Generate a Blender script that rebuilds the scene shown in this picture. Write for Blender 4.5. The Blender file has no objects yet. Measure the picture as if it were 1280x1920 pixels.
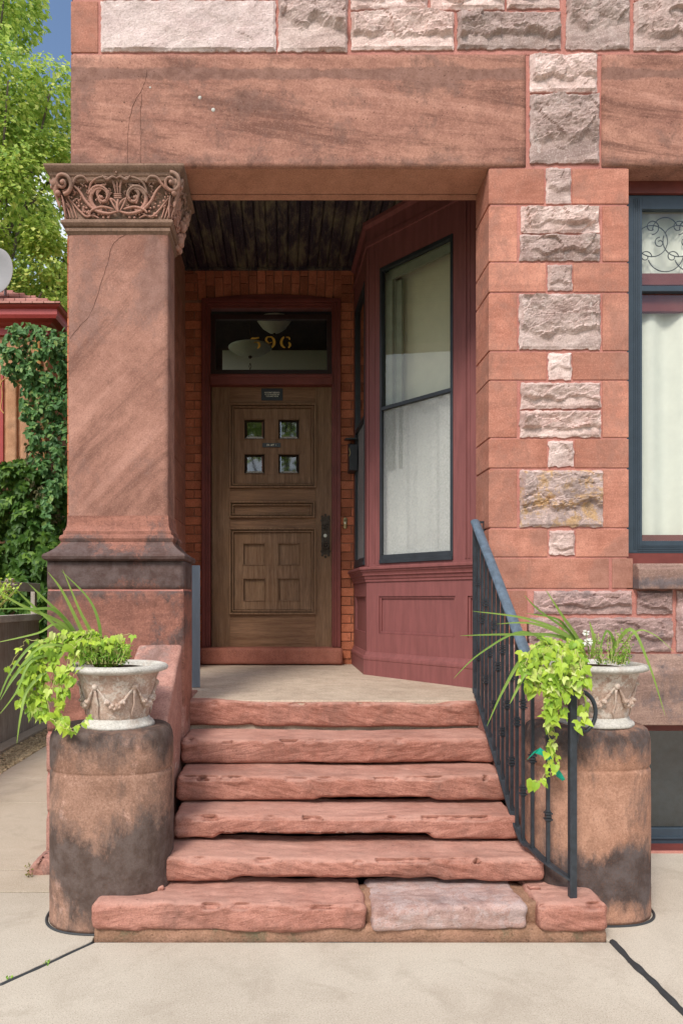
import bpy, bmesh, math, random
from mathutils import Vector, Matrix, noise, Euler
R = math.radians
rnd = random.Random(7)

# ------------------------------------------------------------------ camera, sky, sun, exposure
EYE, FPX, CX, CY0, YC = 1.54, 1300.0, 530.0, 1125.0, -4.2
scene = bpy.context.scene
col = scene.collection
cam_d = bpy.data.cameras.new("camera")
cam = bpy.data.objects.new("camera", cam_d); col.objects.link(cam)
cam.location = (0, YC, EYE); cam.rotation_euler = (R(90), 0, 0)
cam_d.sensor_fit = 'VERTICAL'; cam_d.sensor_height = 36.0
cam_d.lens = 36.0 * FPX / 1920.0
cam_d.shift_x = (640 - CX) / 1920.0
cam_d.shift_y = (CY0 - 960) / 1920.0
cam_d.clip_start = 0.05; cam_d.clip_end = 500
scene.camera = cam
world = bpy.data.worlds.new("World"); scene.world = world; world.use_nodes = True
wn = world.node_tree.nodes; wl = world.node_tree.links
bg = wn['Background']
sky = wn.new('ShaderNodeTexSky'); sky.sky_type = 'NISHITA'; sky.sun_disc = False
SUN_EL, SUN_AZ = 46.0, 206.0          # azimuth clockwise from +Y
sky.sun_elevation = R(SUN_EL); sky.sun_rotation = R(SUN_AZ)
sky.dust_density = 1.0; sky.air_density = 1.0
# scattered clouds mixed into the sky colour
tc = wn.new('ShaderNodeTexCoord'); mp = wn.new('ShaderNodeMapping'); mp.inputs['Scale'].default_value = (2.2, 2.2, 5)
cn = wn.new('ShaderNodeTexNoise'); cn.inputs['Scale'].default_value = 1.6; cn.inputs['Detail'].default_value = 8; cn.inputs['Roughness'].default_value = .6
cr = wn.new('ShaderNodeValToRGB'); cr.color_ramp.elements[0].position = .40; cr.color_ramp.elements[1].position = .64
cmx = wn.new('ShaderNodeMix'); cmx.data_type = 'RGBA'; cmx.inputs['B'].default_value = (9.5, 9.6, 9.8, 1)
wl.new(tc.outputs['Generated'], mp.inputs[0]); wl.new(mp.outputs[0], cn.inputs['Vector']); wl.new(cn.outputs['Fac'], cr.inputs[0])
wl.new(cr.outputs[0], cmx.inputs['Factor']); wl.new(sky.outputs[0], cmx.inputs['A']); wl.new(cmx.outputs['Result'], bg.inputs['Color'])
bg.inputs['Strength'].default_value = 0.122
sun_d = bpy.data.lights.new("sun", 'SUN'); sun_d.energy = 2.1; sun_d.angle = R(16); sun_d.color = (1, .95, .87)
sun = bpy.data.objects.new("sun", sun_d); col.objects.link(sun)
saz = R(SUN_AZ); sel = R(SUN_EL)
sdir = Vector((math.sin(saz) * math.cos(sel), math.cos(saz) * math.cos(sel), math.sin(sel)))
sun.rotation_euler = sdir.to_track_quat('Z', 'Y').to_euler(); sun.location = (-6, -8, 12)
vs = scene.view_settings; vs.view_transform = 'Standard'; vs.look = 'None'; vs.gamma = 1.0; vs.use_curve_mapping = False
vs.exposure = 0.62
try:
    scene.cycles.max_bounces = 8; scene.cycles.transparent_max_bounces = 12
except Exception: pass

# ------------------------------------------------------------------ helpers
def W(px, py, D):
    return Vector(((px - CX) / FPX * D, D + YC, EYE - (py - CY0) / FPX * D))
def WX(px, D): return (px - CX) / FPX * D
def WZ(py, D): return EYE - (py - CY0) / FPX * D

def link_obj(name, me, m=None, parent=None, smooth=False, bevel=0, seg=2):
    o = bpy.data.objects.new(name, me); col.objects.link(o)
    if m: me.materials.append(m)
    if smooth:
        me.polygons.foreach_set('use_smooth', [True] * len(me.polygons))
    if bevel:
        b = o.modifiers.new('bevel', 'BEVEL'); b.width = bevel; b.segments = seg; b.limit_method = 'ANGLE'; b.angle_limit = R(40)
        b.harden_normals = False
    if parent is not None:
        o.parent = parent
        r = parent
        M = Matrix.Identity(4)
        if parent.type == 'EMPTY' and parent.parent is None: M = Matrix.Translation(parent.location).inverted()
        o.matrix_parent_inverse = M
    return o

class MB:
    def __init__(s): s.v = []; s.f = []
    def box(s, x0, x1, y0, y1, z0, z1, M=None):
        if x0 > x1: x0, x1 = x1, x0
        if y0 > y1: y0, y1 = y1, y0
        if z0 > z1: z0, z1 = z1, z0
        n = len(s.v)
        vs_ = [(x0,y0,z0),(x1,y0,z0),(x1,y1,z0),(x0,y1,z0),(x0,y0,z1),(x1,y0,z1),(x1,y1,z1),(x0,y1,z1)]
        if M is not None: vs_ = [tuple(M @ Vector(a)) for a in vs_]
        s.v += vs_
        s.f += [tuple(n + i for i in q) for q in [(0,3,2,1),(4,5,6,7),(0,1,5,4),(1,2,6,5),(2,3,7,6),(3,0,4,7)]]
        return s
    def poly(s, pts):
        n = len(s.v); s.v += [tuple(p) for p in pts]; s.f.append(tuple(range(n, n + len(pts)))); return s
    def prism(s, pts, vec):
        n = len(s.v); k = len(pts); vec = Vector(vec)
        s.v += [tuple(p) for p in pts] + [tuple(Vector(p) + vec) for p in pts]
        s.f.append(tuple(range(n + k - 1, n - 1, -1))); s.f.append(tuple(range(n + k, n + 2 * k)))
        for i in range(k):
            j = (i + 1) % k; s.f.append((n + i, n + j, n + k + j, n + k + i))
        return s
    def tube(s, path, rad, n=8, flat=None, cap=True):
        path = [Vector(p) for p in path]; L = len(path)
        rads = rad if hasattr(rad, '__len__') else [rad] * L
        base = len(s.v); up = Vector((0, 0, 1)); prevN = None
        for i, p in enumerate(path):
            t = (path[min(i + 1, L - 1)] - path[max(i - 1, 0)])
            if t.length < 1e-9: t = Vector((0, 0, 1))
            t.normalize()
            if prevN is None:
                a = up if abs(t.z) < .9 else Vector((1, 0, 0))
                nn = (a - t * a.dot(t)).normalized()
            else:
                nn = prevN - t * prevN.dot(t)
                nn = nn.normalized() if nn.length > 1e-6 else prevN
            prevN = nn; bb = t.cross(nn)
            for k in range(n):
                an = 2 * math.pi * k / n
                s.v.append(tuple(p + nn * math.cos(an) * rads[i] + bb * math.sin(an) * rads[i] * (flat or 1)))
        for i in range(L - 1):
            for k in range(n):
                a = base + i * n + k; b = base + i * n + (k + 1) % n
                s.f.append((a, b, b + n, a + n))
        if cap:
            s.f.append(tuple(base + k for k in reversed(range(n)))); s.f.append(tuple(base + (L - 1) * n + k for k in range(n)))
        return s
    def lathe(s, prof, c=(0, 0, 0), n=48, sx=1, sy=1, e=2.0, fn=None):
        base = len(s.v); m = len(prof)
        for (r, z) in prof:
            for k in range(n):
                a = 2 * math.pi * k / n; ca, sa = math.cos(a), math.sin(a)
                x = math.copysign(abs(ca) ** (2 / e), ca); y = math.copysign(abs(sa) ** (2 / e), sa)
                rr = r if fn is None else fn(r, a, z)
                s.v.append((c[0] + rr * x * sx, c[1] + rr * y * sy, c[2] + z))
        for i in range(m - 1):
            for k in range(n):
                a = base + i * n + k; b = base + i * n + (k + 1) % n
                s.f.append((a, b, b + n, a + n))
        s.f.append(tuple(base + k for k in reversed(range(n)))); s.f.append(tuple(base + (m - 1) * n + k for k in range(n)))
        return s
    def ball(s, c, r, n=8, m=6, sc=(1, 1, 1)):
        base = len(s.v)
        for i in range(1, m):
            th = math.pi * i / m
            for k in range(n):
                a = 2 * math.pi * k / n
                s.v.append((c[0] + r * sc[0] * math.sin(th) * math.cos(a), c[1] + r * sc[1] * math.sin(th) * math.sin(a), c[2] + r * sc[2] * math.cos(th)))
        t = len(s.v); s.v += [(c[0], c[1], c[2] + r * sc[2]), (c[0], c[1], c[2] - r * sc[2])]
        for i in range(m - 2):
            for k in range(n):
                a = base + i * n + k; b = base + i * n + (k + 1) % n
                s.f.append((a, a + n, b + n, b))
        for k in range(n):
            s.f.append((t, base + k, base + (k + 1) % n)); q = base + (m - 2) * n
            s.f.append((t + 1, q + (k + 1) % n, q + k))
        return s
    def sweep_rect(s, prof, x0, x1, y0, y1, sides='LFR'):
        """mitred moulding round a rectangular plan; prof = (outward, z) list. closed all four sides"""
        base = len(s.v); m = len(prof)
        for (o, z) in prof:
            s.v += [(x0 - o, y0 - o, z), (x1 + o, y0 - o, z), (x1 + o, y1 + o, z), (x0 - o, y1 + o, z)]
        for i in range(m - 1):
            for k in range(4):
                a = base + i * 4 + k; b = base + i * 4 + (k + 1) % 4
                s.f.append((a, b, b + 4, a + 4))
        s.f.append((base + 3, base + 2, base + 1, base)); q = base + (m - 1) * 4
        s.f.append((q, q + 1, q + 2, q + 3))
        return s
    def lattice(s, xs, zs, solid, y0, y1, M=None):
        for i in range(len(xs) - 1):
            for j in range(len(zs) - 1):
                if solid(i, j): s.box(xs[i], xs[i + 1], y0, y1, zs[j], zs[j + 1], M)
        return s
    def build(s, name, m, parent=None, smooth=False, bevel=0, seg=2, auto=None):
        me = bpy.data.meshes.new(name); me.from_pydata(s.v, [], s.f); me.update()
        o = link_obj(name, me, m, parent, smooth, bevel, seg)
        if auto is not None:
            bm = bmesh.new(); bm.from_mesh(me)
            for e in bm.edges:
                if len(e.link_faces) == 2 and e.calc_face_angle(0) > R(auto): e.smooth = False
            for f in bm.faces: f.smooth = True
            bm.to_mesh(me); bm.free()
        return o

def thing(name, loc, label, cat, group=None):
    o = bpy.data.objects.new(name, None); col.objects.link(o); o.location = loc; o.empty_display_size = .2
    o['label'] = label; o['category'] = cat
    if group: o['group'] = group
    return o
def tag(o, label, cat, group=None, kind=None):
    if label: o['label'] = label
    if cat: o['category'] = cat
    if group: o['group'] = group
    if kind: o['kind'] = kind
    return o
def structure(o): o['kind'] = 'structure'; return o

def fbm(p, o=3):
    return noise.fractal(p, 1.0, 2.0, o)

def rough_box(x0, x1, y0, y1, z0, z1, res=.02, rad=.02, amp=.006, freq=6, seed=0, fn=None, squash=(1, 1, 1), mb=None):
    """box with rounded, worn, bumpy faces"""
    nx = max(2, round((x1 - x0) / res)); ny = max(2, round((y1 - y0) / res)); nz = max(2, round((z1 - z0) / res))
    idx = {}; V = []; F = []
    c = Vector(((x0 + x1) / 2, (y0 + y1) / 2, (z0 + z1) / 2))
    def vert(i, j, k):
        key = (i, j, k)
        if key in idx: return idx[key]
        p = Vector((x0 + (x1 - x0) * i / nx, y0 + (y1 - y0) * j / ny, z0 + (z1 - z0) * k / nz))
        q = Vector((min(max(p.x, x0 + rad), x1 - rad), min(max(p.y, y0 + rad), y1 - rad), min(max(p.z, z0 + rad), z1 - rad)))
        d = p - q
        nrm = d.normalized() if d.length > 1e-7 else Vector((0, 0, 1))
        if d.length > 1e-7: p = q + nrm * rad
        s = Vector((p.x * squash[0], p.y * squash[1], p.z * squash[2])) * freq + Vector((seed * 7.3, seed * 3.1, seed * 1.7))
        h = fbm(s, 4) * amp + fbm(s * 4.5, 2) * amp * .25
        p = p + nrm * h
        if fn: p = fn(p, nrm)
        idx[key] = len(V); V.append(tuple(p)); return idx[key]
    for i in range(nx):
        for j in range(ny):
            F.append((vert(i,j,0), vert(i,j+1,0), vert(i+1,j+1,0), vert(i+1,j,0)))
            F.append((vert(i,j,nz), vert(i+1,j,nz), vert(i+1,j+1,nz), vert(i,j+1,nz)))
    for i in range(nx):
        for k in range(nz):
            F.append((vert(i,0,k), vert(i+1,0,k), vert(i+1,0,k+1), vert(i,0,k+1)))
            F.append((vert(i,ny,k), vert(i,ny,k+1), vert(i+1,ny,k+1), vert(i+1,ny,k)))
    for j in range(ny):
        for k in range(nz):
            F.append((vert(0,j,k), vert(0,j,k+1), vert(0,j+1,k+1), vert(0,j+1,k)))
            F.append((vert(nx,j,k), vert(nx,j+1,k), vert(nx,j+1,k+1), vert(nx,j,k+1)))
    mb = mb or MB(); b = len(mb.v)
    mb.v += V; mb.f += [tuple(b + q for q in f) for f in F]
    return mb

def rock_face(mb, x0, x1, z0, z1, Y, depth=.035, res=.0075, seed=0, soft=1.0):
    """pitch-faced stone: broken, faceted front standing proud of the plane Y (towards -Y)"""
    nx = max(6, round((x1 - x0) / res)); nz = max(6, round((z1 - z0) / res))
    b = len(mb.v); W_, H_ = x1 - x0, z1 - z0
    r = random.Random(seed); ox, oz = r.uniform(0, 50), r.uniform(0, 50)
    tilt = r.uniform(-.35, .35)
    for j in range(nz + 1):
        for i in range(nx + 1):
            x = x0 + W_ * i / nx; z = z0 + H_ * j / nz
            wx = noise.noise(Vector((x * 9 + ox, z * 9, oz))) * .035; wz = noise.noise(Vector((x * 9, z * 9 + oz, ox + 5))) * .035
            q = Vector(((x + wx) * 5.2 + ox, (z + wz) * 8.5 + oz + (x + wx) * tilt * 6, ox))
            dd, pp = noise.voronoi(q)
            c0 = pp[0]
            hh = noise.noise(c0 * 3.7) * 1.1
            sl = (q.x - c0.x) * noise.noise(c0 * 5.1 + Vector((9, 0, 0))) * .9 + (q.y - c0.y) * (.5 + noise.noise(c0 * 4.3)) * .9
            q2 = Vector(((x + wz) * 15 + ox, (z + wx) * 25 + oz, 3))
            d2, p2 = noise.voronoi(q2)
            hs = noise.noise(p2[0] * 2.9) * .42 + (q2.y - p2[0].y) * .22
            broad = fbm(Vector((x * 5 + ox, z * 6, oz)), 3) * .5
            fine = fbm(Vector((x * 40, z * 60, ox)), 3) * .09
            tt = (z - z0) / H_; lim = .30 + .22 * noise.noise(Vector((x * 7 + ox, oz, 1))) + .1 * noise.noise(Vector((x * 19 + ox, oz, 4)))
            und = max(0, min(1, (tt - lim) / .10)); und = .25 + .75 * und
            h = .72 + soft * (.62 * hh + .60 * sl + hs * .55) + broad + fine
            if soft > .7: h = h * und + (.0 if und > .99 else .18 * noise.noise(c0 * 6.1))
            # undercut lower edge, as quarry faces are
            ed = min(x - x0, x1 - x, z1 - z, (z - z0))
            m = min(1, max(0, ed / .016)); m = m * m * (3 - 2 * m)
            y = Y - .003 - depth * max(-.12, h) * m
            jit = fbm(Vector((x * 22 + ox, z * 22, 2)), 3) * .008 * (1 if ed < .004 else 0)
            mb.v.append((x + jit, y, z + jit))
    for j in range(nz):
        for i in range(nx):
            a = b + j * (nx + 1) + i
            mb.f.append((a, a + 1, a + nx + 2, a + nx + 1))
    # skirt
    ring = [b + i for i in range(nx + 1)] + [b + j * (nx + 1) + nx for j in range(1, nz + 1)] + [b + nz * (nx + 1) + i for i in range(nx - 1, -1, -1)] + [b + j * (nx + 1) for j in range(nz - 1, 0, -1)]
    k0 = len(mb.v)
    for a in ring: mb.v.append((mb.v[a][0], Y + .02, mb.v[a][2]))
    n = len(ring)
    for k in range(n):
        mb.f.append((ring[(k + 1) % n], ring[k], k0 + k, k0 + (k + 1) % n))

# ------------------------------------------------------------------ materials
def N(nt, t, **kw):
    n = nt.nodes.new(t)
    for k, v in kw.items():
        if k in n.inputs.keys(): n.inputs[k].default_value = v
        else: setattr(n, k, v)
    return n
def new_mat(name, rough=.85, spec=.3):
    m = bpy.data.materials.new(name); m.use_nodes = True; nt = m.node_tree
    b = nt.nodes['Principled BSDF']; b.inputs['Roughness'].default_value = rough; b.inputs['Specular IOR Level'].default_value = spec
    return m, nt, b
def ramp(nt, fac, stops, interp='LINEAR'):
    r = nt.nodes.new('ShaderNodeValToRGB'); r.color_ramp.interpolation = interp; el = r.color_ramp.elements
    while len(el) < len(stops): el.new(.5)
    for e, (p, c) in zip(el, stops):
        e.position = p; e.color = (c, c, c, 1) if not hasattr(c, '__len__') else (*c[:3], 1)
    nt.links.new(fac, r.inputs[0]); return r.outputs[0]
def mix(nt, fac, a, b, mode='MIX'):
    m = nt.nodes.new('ShaderNodeMix'); m.data_type = 'RGBA'; m.blend_type = mode
    for key, v in (('Factor', fac), ('A', a), ('B', b)):
        if hasattr(v, 'node'): nt.links.new(v, m.inputs[key])
        elif key == 'Factor': m.inputs[key].default_value = v
        else: m.inputs[key].default_value = (*v[:3], 1)
    return m.outputs['Result']
def math_(nt, op, a, b=0, clamp=False):
    m = nt.nodes.new('ShaderNodeMath'); m.operation = op; m.use_clamp = clamp
    for i, v in enumerate((a, b)):
        if hasattr(v, 'node'): nt.links.new(v, m.inputs[i])
        else: m.inputs[i].default_value = v
    return m.outputs[0]
def pos(nt, scale=(1, 1, 1), rot=(0, 0, 0), loc=(0, 0, 0)):
    g = nt.nodes.new('ShaderNodeNewGeometry'); mp = nt.nodes.new('ShaderNodeMapping')
    mp.inputs['Scale'].default_value = scale; mp.inputs['Rotation'].default_value = rot; mp.inputs['Location'].default_value = loc
    nt.links.new(g.outputs['Position'], mp.inputs[0]); return mp.outputs[0]
def noi(nt, vec, scale, detail=4, rough=.55, dist=0):
    n = N(nt, 'ShaderNodeTexNoise'); n.inputs['Scale'].default_value = scale; n.inputs['Detail'].default_value = detail
    n.inputs['Roughness'].default_value = rough; n.inputs['Distortion'].default_value = dist
    nt.links.new(vec, n.inputs['Vector']); return n.outputs['Fac']
def bump(nt, b, h, strength=.3, dist=.01, prev=None):
    n = N(nt, 'ShaderNodeBump'); n.inputs['Strength'].default_value = strength; n.inputs['Distance'].default_value = dist
    nt.links.new(h, n.inputs['Height'])
    if prev is not None: nt.links.new(prev, n.inputs['Normal'])
    nt.links.new(n.outputs[0], b.inputs['Normal']); return n.outputs[0]
def island(nt):
    return N(nt, 'ShaderNodeNewGeometry').outputs['Random Per Island']

def stone(name, c1, c2, dark=(.07, .05, .045), stain=.5, band=None, bump_s=.35, zst=(), xyst=(), isl=0, rough=.92, speck=.35, grain=60, pale=None, seed=0, cav=0, asp=.12, run=.8, soft=(.535, .63), top_light=None):
    """weathered sandstone. band=(angle about Y, stretch scale, strength). zst=(zc, halfwidth, add) and
    xyst=(x,z,rx,rz,add) bias where the dark crust sits"""
    m, nt, b = new_mat(name, rough, .15)
    P = pos(nt, loc=(seed * 3.1, 0, seed * 1.7))
    big = noi(nt, P, 2.1, 9, .68, .5); mid = noi(nt, P, 11, 8, .72, .2); fine = noi(nt, P, grain * 1.8, 3, .75)
    c = mix(nt, ramp(nt, big, [(.36, 0), (.62, 1)]), c1, c2)
    c = mix(nt, ramp(nt, mid, [(.48, 0.0), (.68, .6)]), c, tuple(x * .70 for x in c1))
    c = mix(nt, ramp(nt, mid, [(.30, .5), (.44, 0)]), c, tuple(min(1, x * 1.18 + .03) for x in c2))
    bh = None
    if band:
        ang, sc, st = band
        PB = pos(nt, rot=(0, ang, 0), loc=(seed, seed, seed)); m2 = nt.nodes.new('ShaderNodeMapping'); m2.inputs['Scale'].default_value = (sc * asp, sc * .5, sc); nt.links.new(PB, m2.inputs[0]); PB = m2.outputs[0]
        bn = noi(nt, PB, 1.0, 10, .74, .5)
        c = mix(nt, math_(nt, 'MULTIPLY', ramp(nt, bn, [(.50, 0), (.60, 1)]), st), c, tuple(x * .5 for x in c1))
        c = mix(nt, math_(nt, 'MULTIPLY', ramp(nt, bn, [(.36, 1), (.46, 0)]), st * .6), c, tuple(min(1, x * 1.3 + .04) for x in c2))
        bh = bn
    if isl:
        i_ = island(nt)
        hs = nt.nodes.new('ShaderNodeHueSaturation'); nt.links.new(c, hs.inputs['Color'])
        nt.links.new(ramp(nt, i_, [(0, 1 - isl), (1, 1 + isl * .8)]), hs.inputs['Value'])
        c = hs.outputs[0]
    if pale:
        c = mix(nt, ramp(nt, noi(nt, P, pale[1], 10, .78, .4), [(pale[2], 0), (pale[2] + .05, pale[3])]), c, pale[0])
    c = mix(nt, math_(nt, 'MULTIPLY', ramp(nt, fine, [(.34, 1), (.46, 0)]), .30), c, tuple(min(1, x * 1.35 + .05) for x in c2))
    # crust
    s = noi(nt, pos(nt, scale=(1, 1, run), loc=(seed * 5, 2, 4)), 3.4, 15, .80, .25)
    xyz = N(nt, 'ShaderNodeSeparateXYZ'); g = N(nt, 'ShaderNodeNewGeometry'); nt.links.new(g.outputs['Position'], xyz.inputs[0])
    acc = s
    for (zc, hw, add) in zst:
        d = math_(nt, 'ABSOLUTE', math_(nt, 'SUBTRACT', xyz.outputs['Z'], zc))
        t = math_(nt, 'SUBTRACT', 1, math_(nt, 'DIVIDE', d, hw), clamp=True)
        acc = math_(nt, 'ADD', acc, math_(nt, 'MULTIPLY', t, add))
    for (xc, zc, rx, rz, add) in xyst:
        dx = math_(nt, 'DIVIDE', math_(nt, 'SUBTRACT', xyz.outputs['X'], xc), rx)
        dz = math_(nt, 'DIVIDE', math_(nt, 'SUBTRACT', xyz.outputs['Z'], zc), rz)
        rr = math_(nt, 'SQRT', math_(nt, 'ADD', math_(nt, 'MULTIPLY', dx, dx), math_(nt, 'MULTIPLY', dz, dz)))
        t = math_(nt, 'SUBTRACT', 1, rr, clamp=True)
        acc = math_(nt, 'ADD', acc, math_(nt, 'MULTIPLY', t, add))
    dk = mix(nt, ramp(nt, mid, [(.4, 0), (.6, 1)]), dark, tuple(min(1, x * 1.9 + .02) for x in dark))
    c = mix(nt, math_(nt, 'MULTIPLY', ramp(nt, acc, [(soft[0], 0), (soft[1], 1)]), stain), c, dk)
    c = mix(nt, math_(nt, 'MULTIPLY', ramp(nt, fine, [(.52, 0), (.66, 1)]), .42), c, tuple(x * .45 for x in c1))
    if top_light:  # upward faces painted paler, as light falling on the treads
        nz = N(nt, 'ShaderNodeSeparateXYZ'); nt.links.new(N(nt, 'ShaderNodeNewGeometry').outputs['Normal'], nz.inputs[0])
        c = mix(nt, math_(nt, 'MULTIPLY', math_(nt, 'MULTIPLY', ramp(nt, nz.outputs['Z'], [(.35, 0), (.9, 1)]), ramp(nt, big, [(.35, .4), (.6, 1)])), .6), c, top_light)
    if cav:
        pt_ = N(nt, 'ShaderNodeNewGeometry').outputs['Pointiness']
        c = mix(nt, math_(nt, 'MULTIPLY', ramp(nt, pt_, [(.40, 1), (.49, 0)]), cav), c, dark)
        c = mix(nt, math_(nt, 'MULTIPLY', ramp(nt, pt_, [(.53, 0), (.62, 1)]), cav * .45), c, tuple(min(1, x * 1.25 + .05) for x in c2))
    spk = noi(nt, P, 70, 2, .5)
    pit = ramp(nt, spk, [(.70, 0), (.73, 1)])
    c = mix(nt, math_(nt, 'MULTIPLY', pit, speck), c, tuple(x * .25 for x in c1))
    nt.links.new(c, b.inputs['Base Color'])
    h = math_(nt, 'ADD', math_(nt, 'MULTIPLY', fine, .5), math_(nt, 'MULTIPLY', mid, .8))
    if bh is not None: h = math_(nt, 'ADD', h, math_(nt, 'MULTIPLY', bh, 2.4 * band[2]))
    h = math_(nt, 'SUBTRACT', h, math_(nt, 'MULTIPLY', pit, .8))
    bump(nt, b, h, bump_s, .012)
    return m

RED1, RED2 = (.47, .185, .125), (.60, .27, .19)
M_lintel = stone('lintel_sandstone', (.30, .138, .103), (.45, .225, .162), dark=(.13, .07, .055), stain=.7, band=(R(-7), 6, .8), bump_s=.2,
                 zst=((4.725, .045, .34), (4.2, .05, .1)), xyst=((-1.25, 4.4, .16, .6, .16), (-.1, 4.55, .5, .12, .14), (.9, 4.7, .4, .2, .14)), speck=.8, seed=1)
M_ashlar = stone('red_ashlar', (.44, .175, .12), (.57, .26, .185), dark=(.2, .1, .075), stain=.55, band=(R(3), 7, .3), bump_s=.2, isl=.2, seed=2,
                 zst=((3, 5, .06),), xyst=((2.08, 1.72, .25, .22, .35), (1.55, 1.93, .13, .12, .2)))
M_shaft = stone('column_sandstone', (.28, .135, .10), (.42, .215, .16), dark=(.15, .085, .07), stain=.6, band=(R(44), 4.2, .55), bump_s=.15, seed=3,
                xyst=((-.78, 3.45, .14, .5, .2), (-1.2, 3.3, .15, .5, .12)))
M_plinth = stone('dark_plinth_stone', (.23, .105, .08), (.36, .155, .11), dark=(.055, .042, .04), stain=.85, band=(R(2), 7, .4), bump_s=.2, seed=4,
                 zst=((1.73, .22, .28), (1.35, .1, .05)))
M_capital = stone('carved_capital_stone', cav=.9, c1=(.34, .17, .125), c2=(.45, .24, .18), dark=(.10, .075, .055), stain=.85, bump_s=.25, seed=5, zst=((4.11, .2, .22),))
M_capdark = stone('shaded_capital_stone', (.20, .125, .09), (.29, .18, .13), dark=(.07, .055, .042), stain=.8, bump_s=.4, seed=27)  # bell colour darkened as shade behind the carving; abacus itself dark brown
M_mortar = stone('red_mortar', (.47, .19, .155), (.56, .25, .205), stain=.12, bump_s=.4, seed=6, grain=120)
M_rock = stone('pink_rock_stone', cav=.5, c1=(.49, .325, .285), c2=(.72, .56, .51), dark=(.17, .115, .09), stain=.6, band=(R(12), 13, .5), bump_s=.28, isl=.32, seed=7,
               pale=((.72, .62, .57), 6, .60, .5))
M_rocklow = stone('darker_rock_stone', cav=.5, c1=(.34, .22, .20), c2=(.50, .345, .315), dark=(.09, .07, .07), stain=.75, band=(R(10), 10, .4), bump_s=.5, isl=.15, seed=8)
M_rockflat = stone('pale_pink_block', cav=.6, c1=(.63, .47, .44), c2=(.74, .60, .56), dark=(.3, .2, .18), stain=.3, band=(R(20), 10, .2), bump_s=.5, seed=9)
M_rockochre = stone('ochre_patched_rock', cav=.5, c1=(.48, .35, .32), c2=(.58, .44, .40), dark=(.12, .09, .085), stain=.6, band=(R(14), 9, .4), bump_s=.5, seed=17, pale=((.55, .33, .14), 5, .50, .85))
M_step = stone('step_sandstone', top_light=(.62, .36, .29), cav=.6, c1=(.40, .165, .12), c2=(.53, .255, .195), dark=(.13, .065, .05), stain=.65, soft=(.49, .64), band=(R(9), 55, .5), asp=.16, bump_s=.75, seed=10, grain=95)
M_stepb = stone('step_sandstone_cross', top_light=(.62, .36, .29), cav=.6, c1=(.38, .155, .11), c2=(.52, .245, .185), dark=(.13, .065, .05), stain=.65, soft=(.49, .64), band=(R(-12), 55, .5), asp=.16, bump_s=.75, seed=12, grain=95)
M_stepw = stone('step_sandstone_bleached', cav=.6, c1=(.44, .26, .22), c2=(.54, .38, .34), dark=(.13, .08, .075), stain=.5, band=(R(3), 14, .4), bump_s=.9, seed=11, grain=95,
                pale=((.52, .44, .43), 9, .48, .45))
M_drumL = stone('drum_stone_left', (.24, .13, .09), (.40, .235, .17), dark=(.05, .038, .034), stain=.9, bump_s=.3, run=.5, soft=(.50, .655), seed=13,
                zst=((.90, .17, .22), (.26, .34, .10)), xyst=((-.66, .26, .40, .34, .28), (-1.04, .38, .15, .18, .22), (-1.12, .7, .12, .4, .14)),
                pale=((.58, .36, .29), 6, .58, .6))
M_drumR = stone('drum_stone_right', (.34, .175, .115), (.47, .26, .18), dark=(.04, .034, .034), stain=.92, bump_s=.3, run=.5, soft=(.50, .655), seed=14,
                zst=((.88, .14, .17), (.2, .2, .03)), xyst=((1.62, .24, .30, .20, .30), (1.30, .20, .20, .18, .2)), pale=((.60, .34, .26), 6, .6, .5))
M_cheek = stone('cheek_wall_stone', (.34, .16, .125), (.48, .26, .21), dark=(.13, .09, .08), stain=.7, bump_s=.45, seed=15,
                xyst=((-.75, 1.15, .12, .35, .2),), pale=((.60, .50, .44), 7, .60, .6))
M_dkstone = stone('dark_sill_stone', (.26, .16, .13), (.36, .24, .19), dark=(.07, .06, .065), stain=.8, band=(R(4), 10, .5), bump_s=.3, seed=16, zst=((1.64, .06, .2), (.95, .2, .1)))
M_soffit = stone('soffit_stone', (.46, .23, .15), (.54, .28, .19), stain=.15, bump_s=.12, seed=18)
M_landing = stone('landing_concrete', (.46, .36, .275), (.56, .45, .35), dark=(.3, .2, .14), stain=.4, bump_s=.2, seed=19)
M_sill = stone('door_sill_stone', (.27, .095, .065), (.34, .13, .09), stain=.2, bump_s=.2, seed=20)

def concrete(name, c1=(.46, .40, .325), c2=(.56, .50, .415)):
    m, nt, b = new_mat(name, .9, .15)
    P = pos(nt); big = noi(nt, P, .9, 9, .7, .3); sp = noi(nt, P, 210, 2, .7); sp2 = noi(nt, P, 120, 4, .8)
    c = mix(nt, ramp(nt, big, [(.35, 0), (.65, 1)]), c1, c2)
    c = mix(nt, ramp(nt, sp, [(.54, 0), (.66, .7)]), c, (.19, .155, .12))
    c = mix(nt, ramp(nt, sp2, [(.54, 0), (.66, .6)]), c, (.68, .61, .51))
    c = mix(nt, ramp(nt, sp2, [(.25, .45), (.4, 0)]), c, (.33, .27, .2))
    c = mix(nt, ramp(nt, noi(nt, P, 4, 6, .7, .5), [(.50, 0), (.70, .5)]), c, (.33, .275, .215))
    nt.links.new(c, b.inputs['Base Color']); bump(nt, b, sp2, .25, .004); return m
M_walk = concrete('sidewalk_concrete')
M_walk2 = concrete('path_concrete', (.44, .365, .28), (.54, .46, .37))
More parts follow.
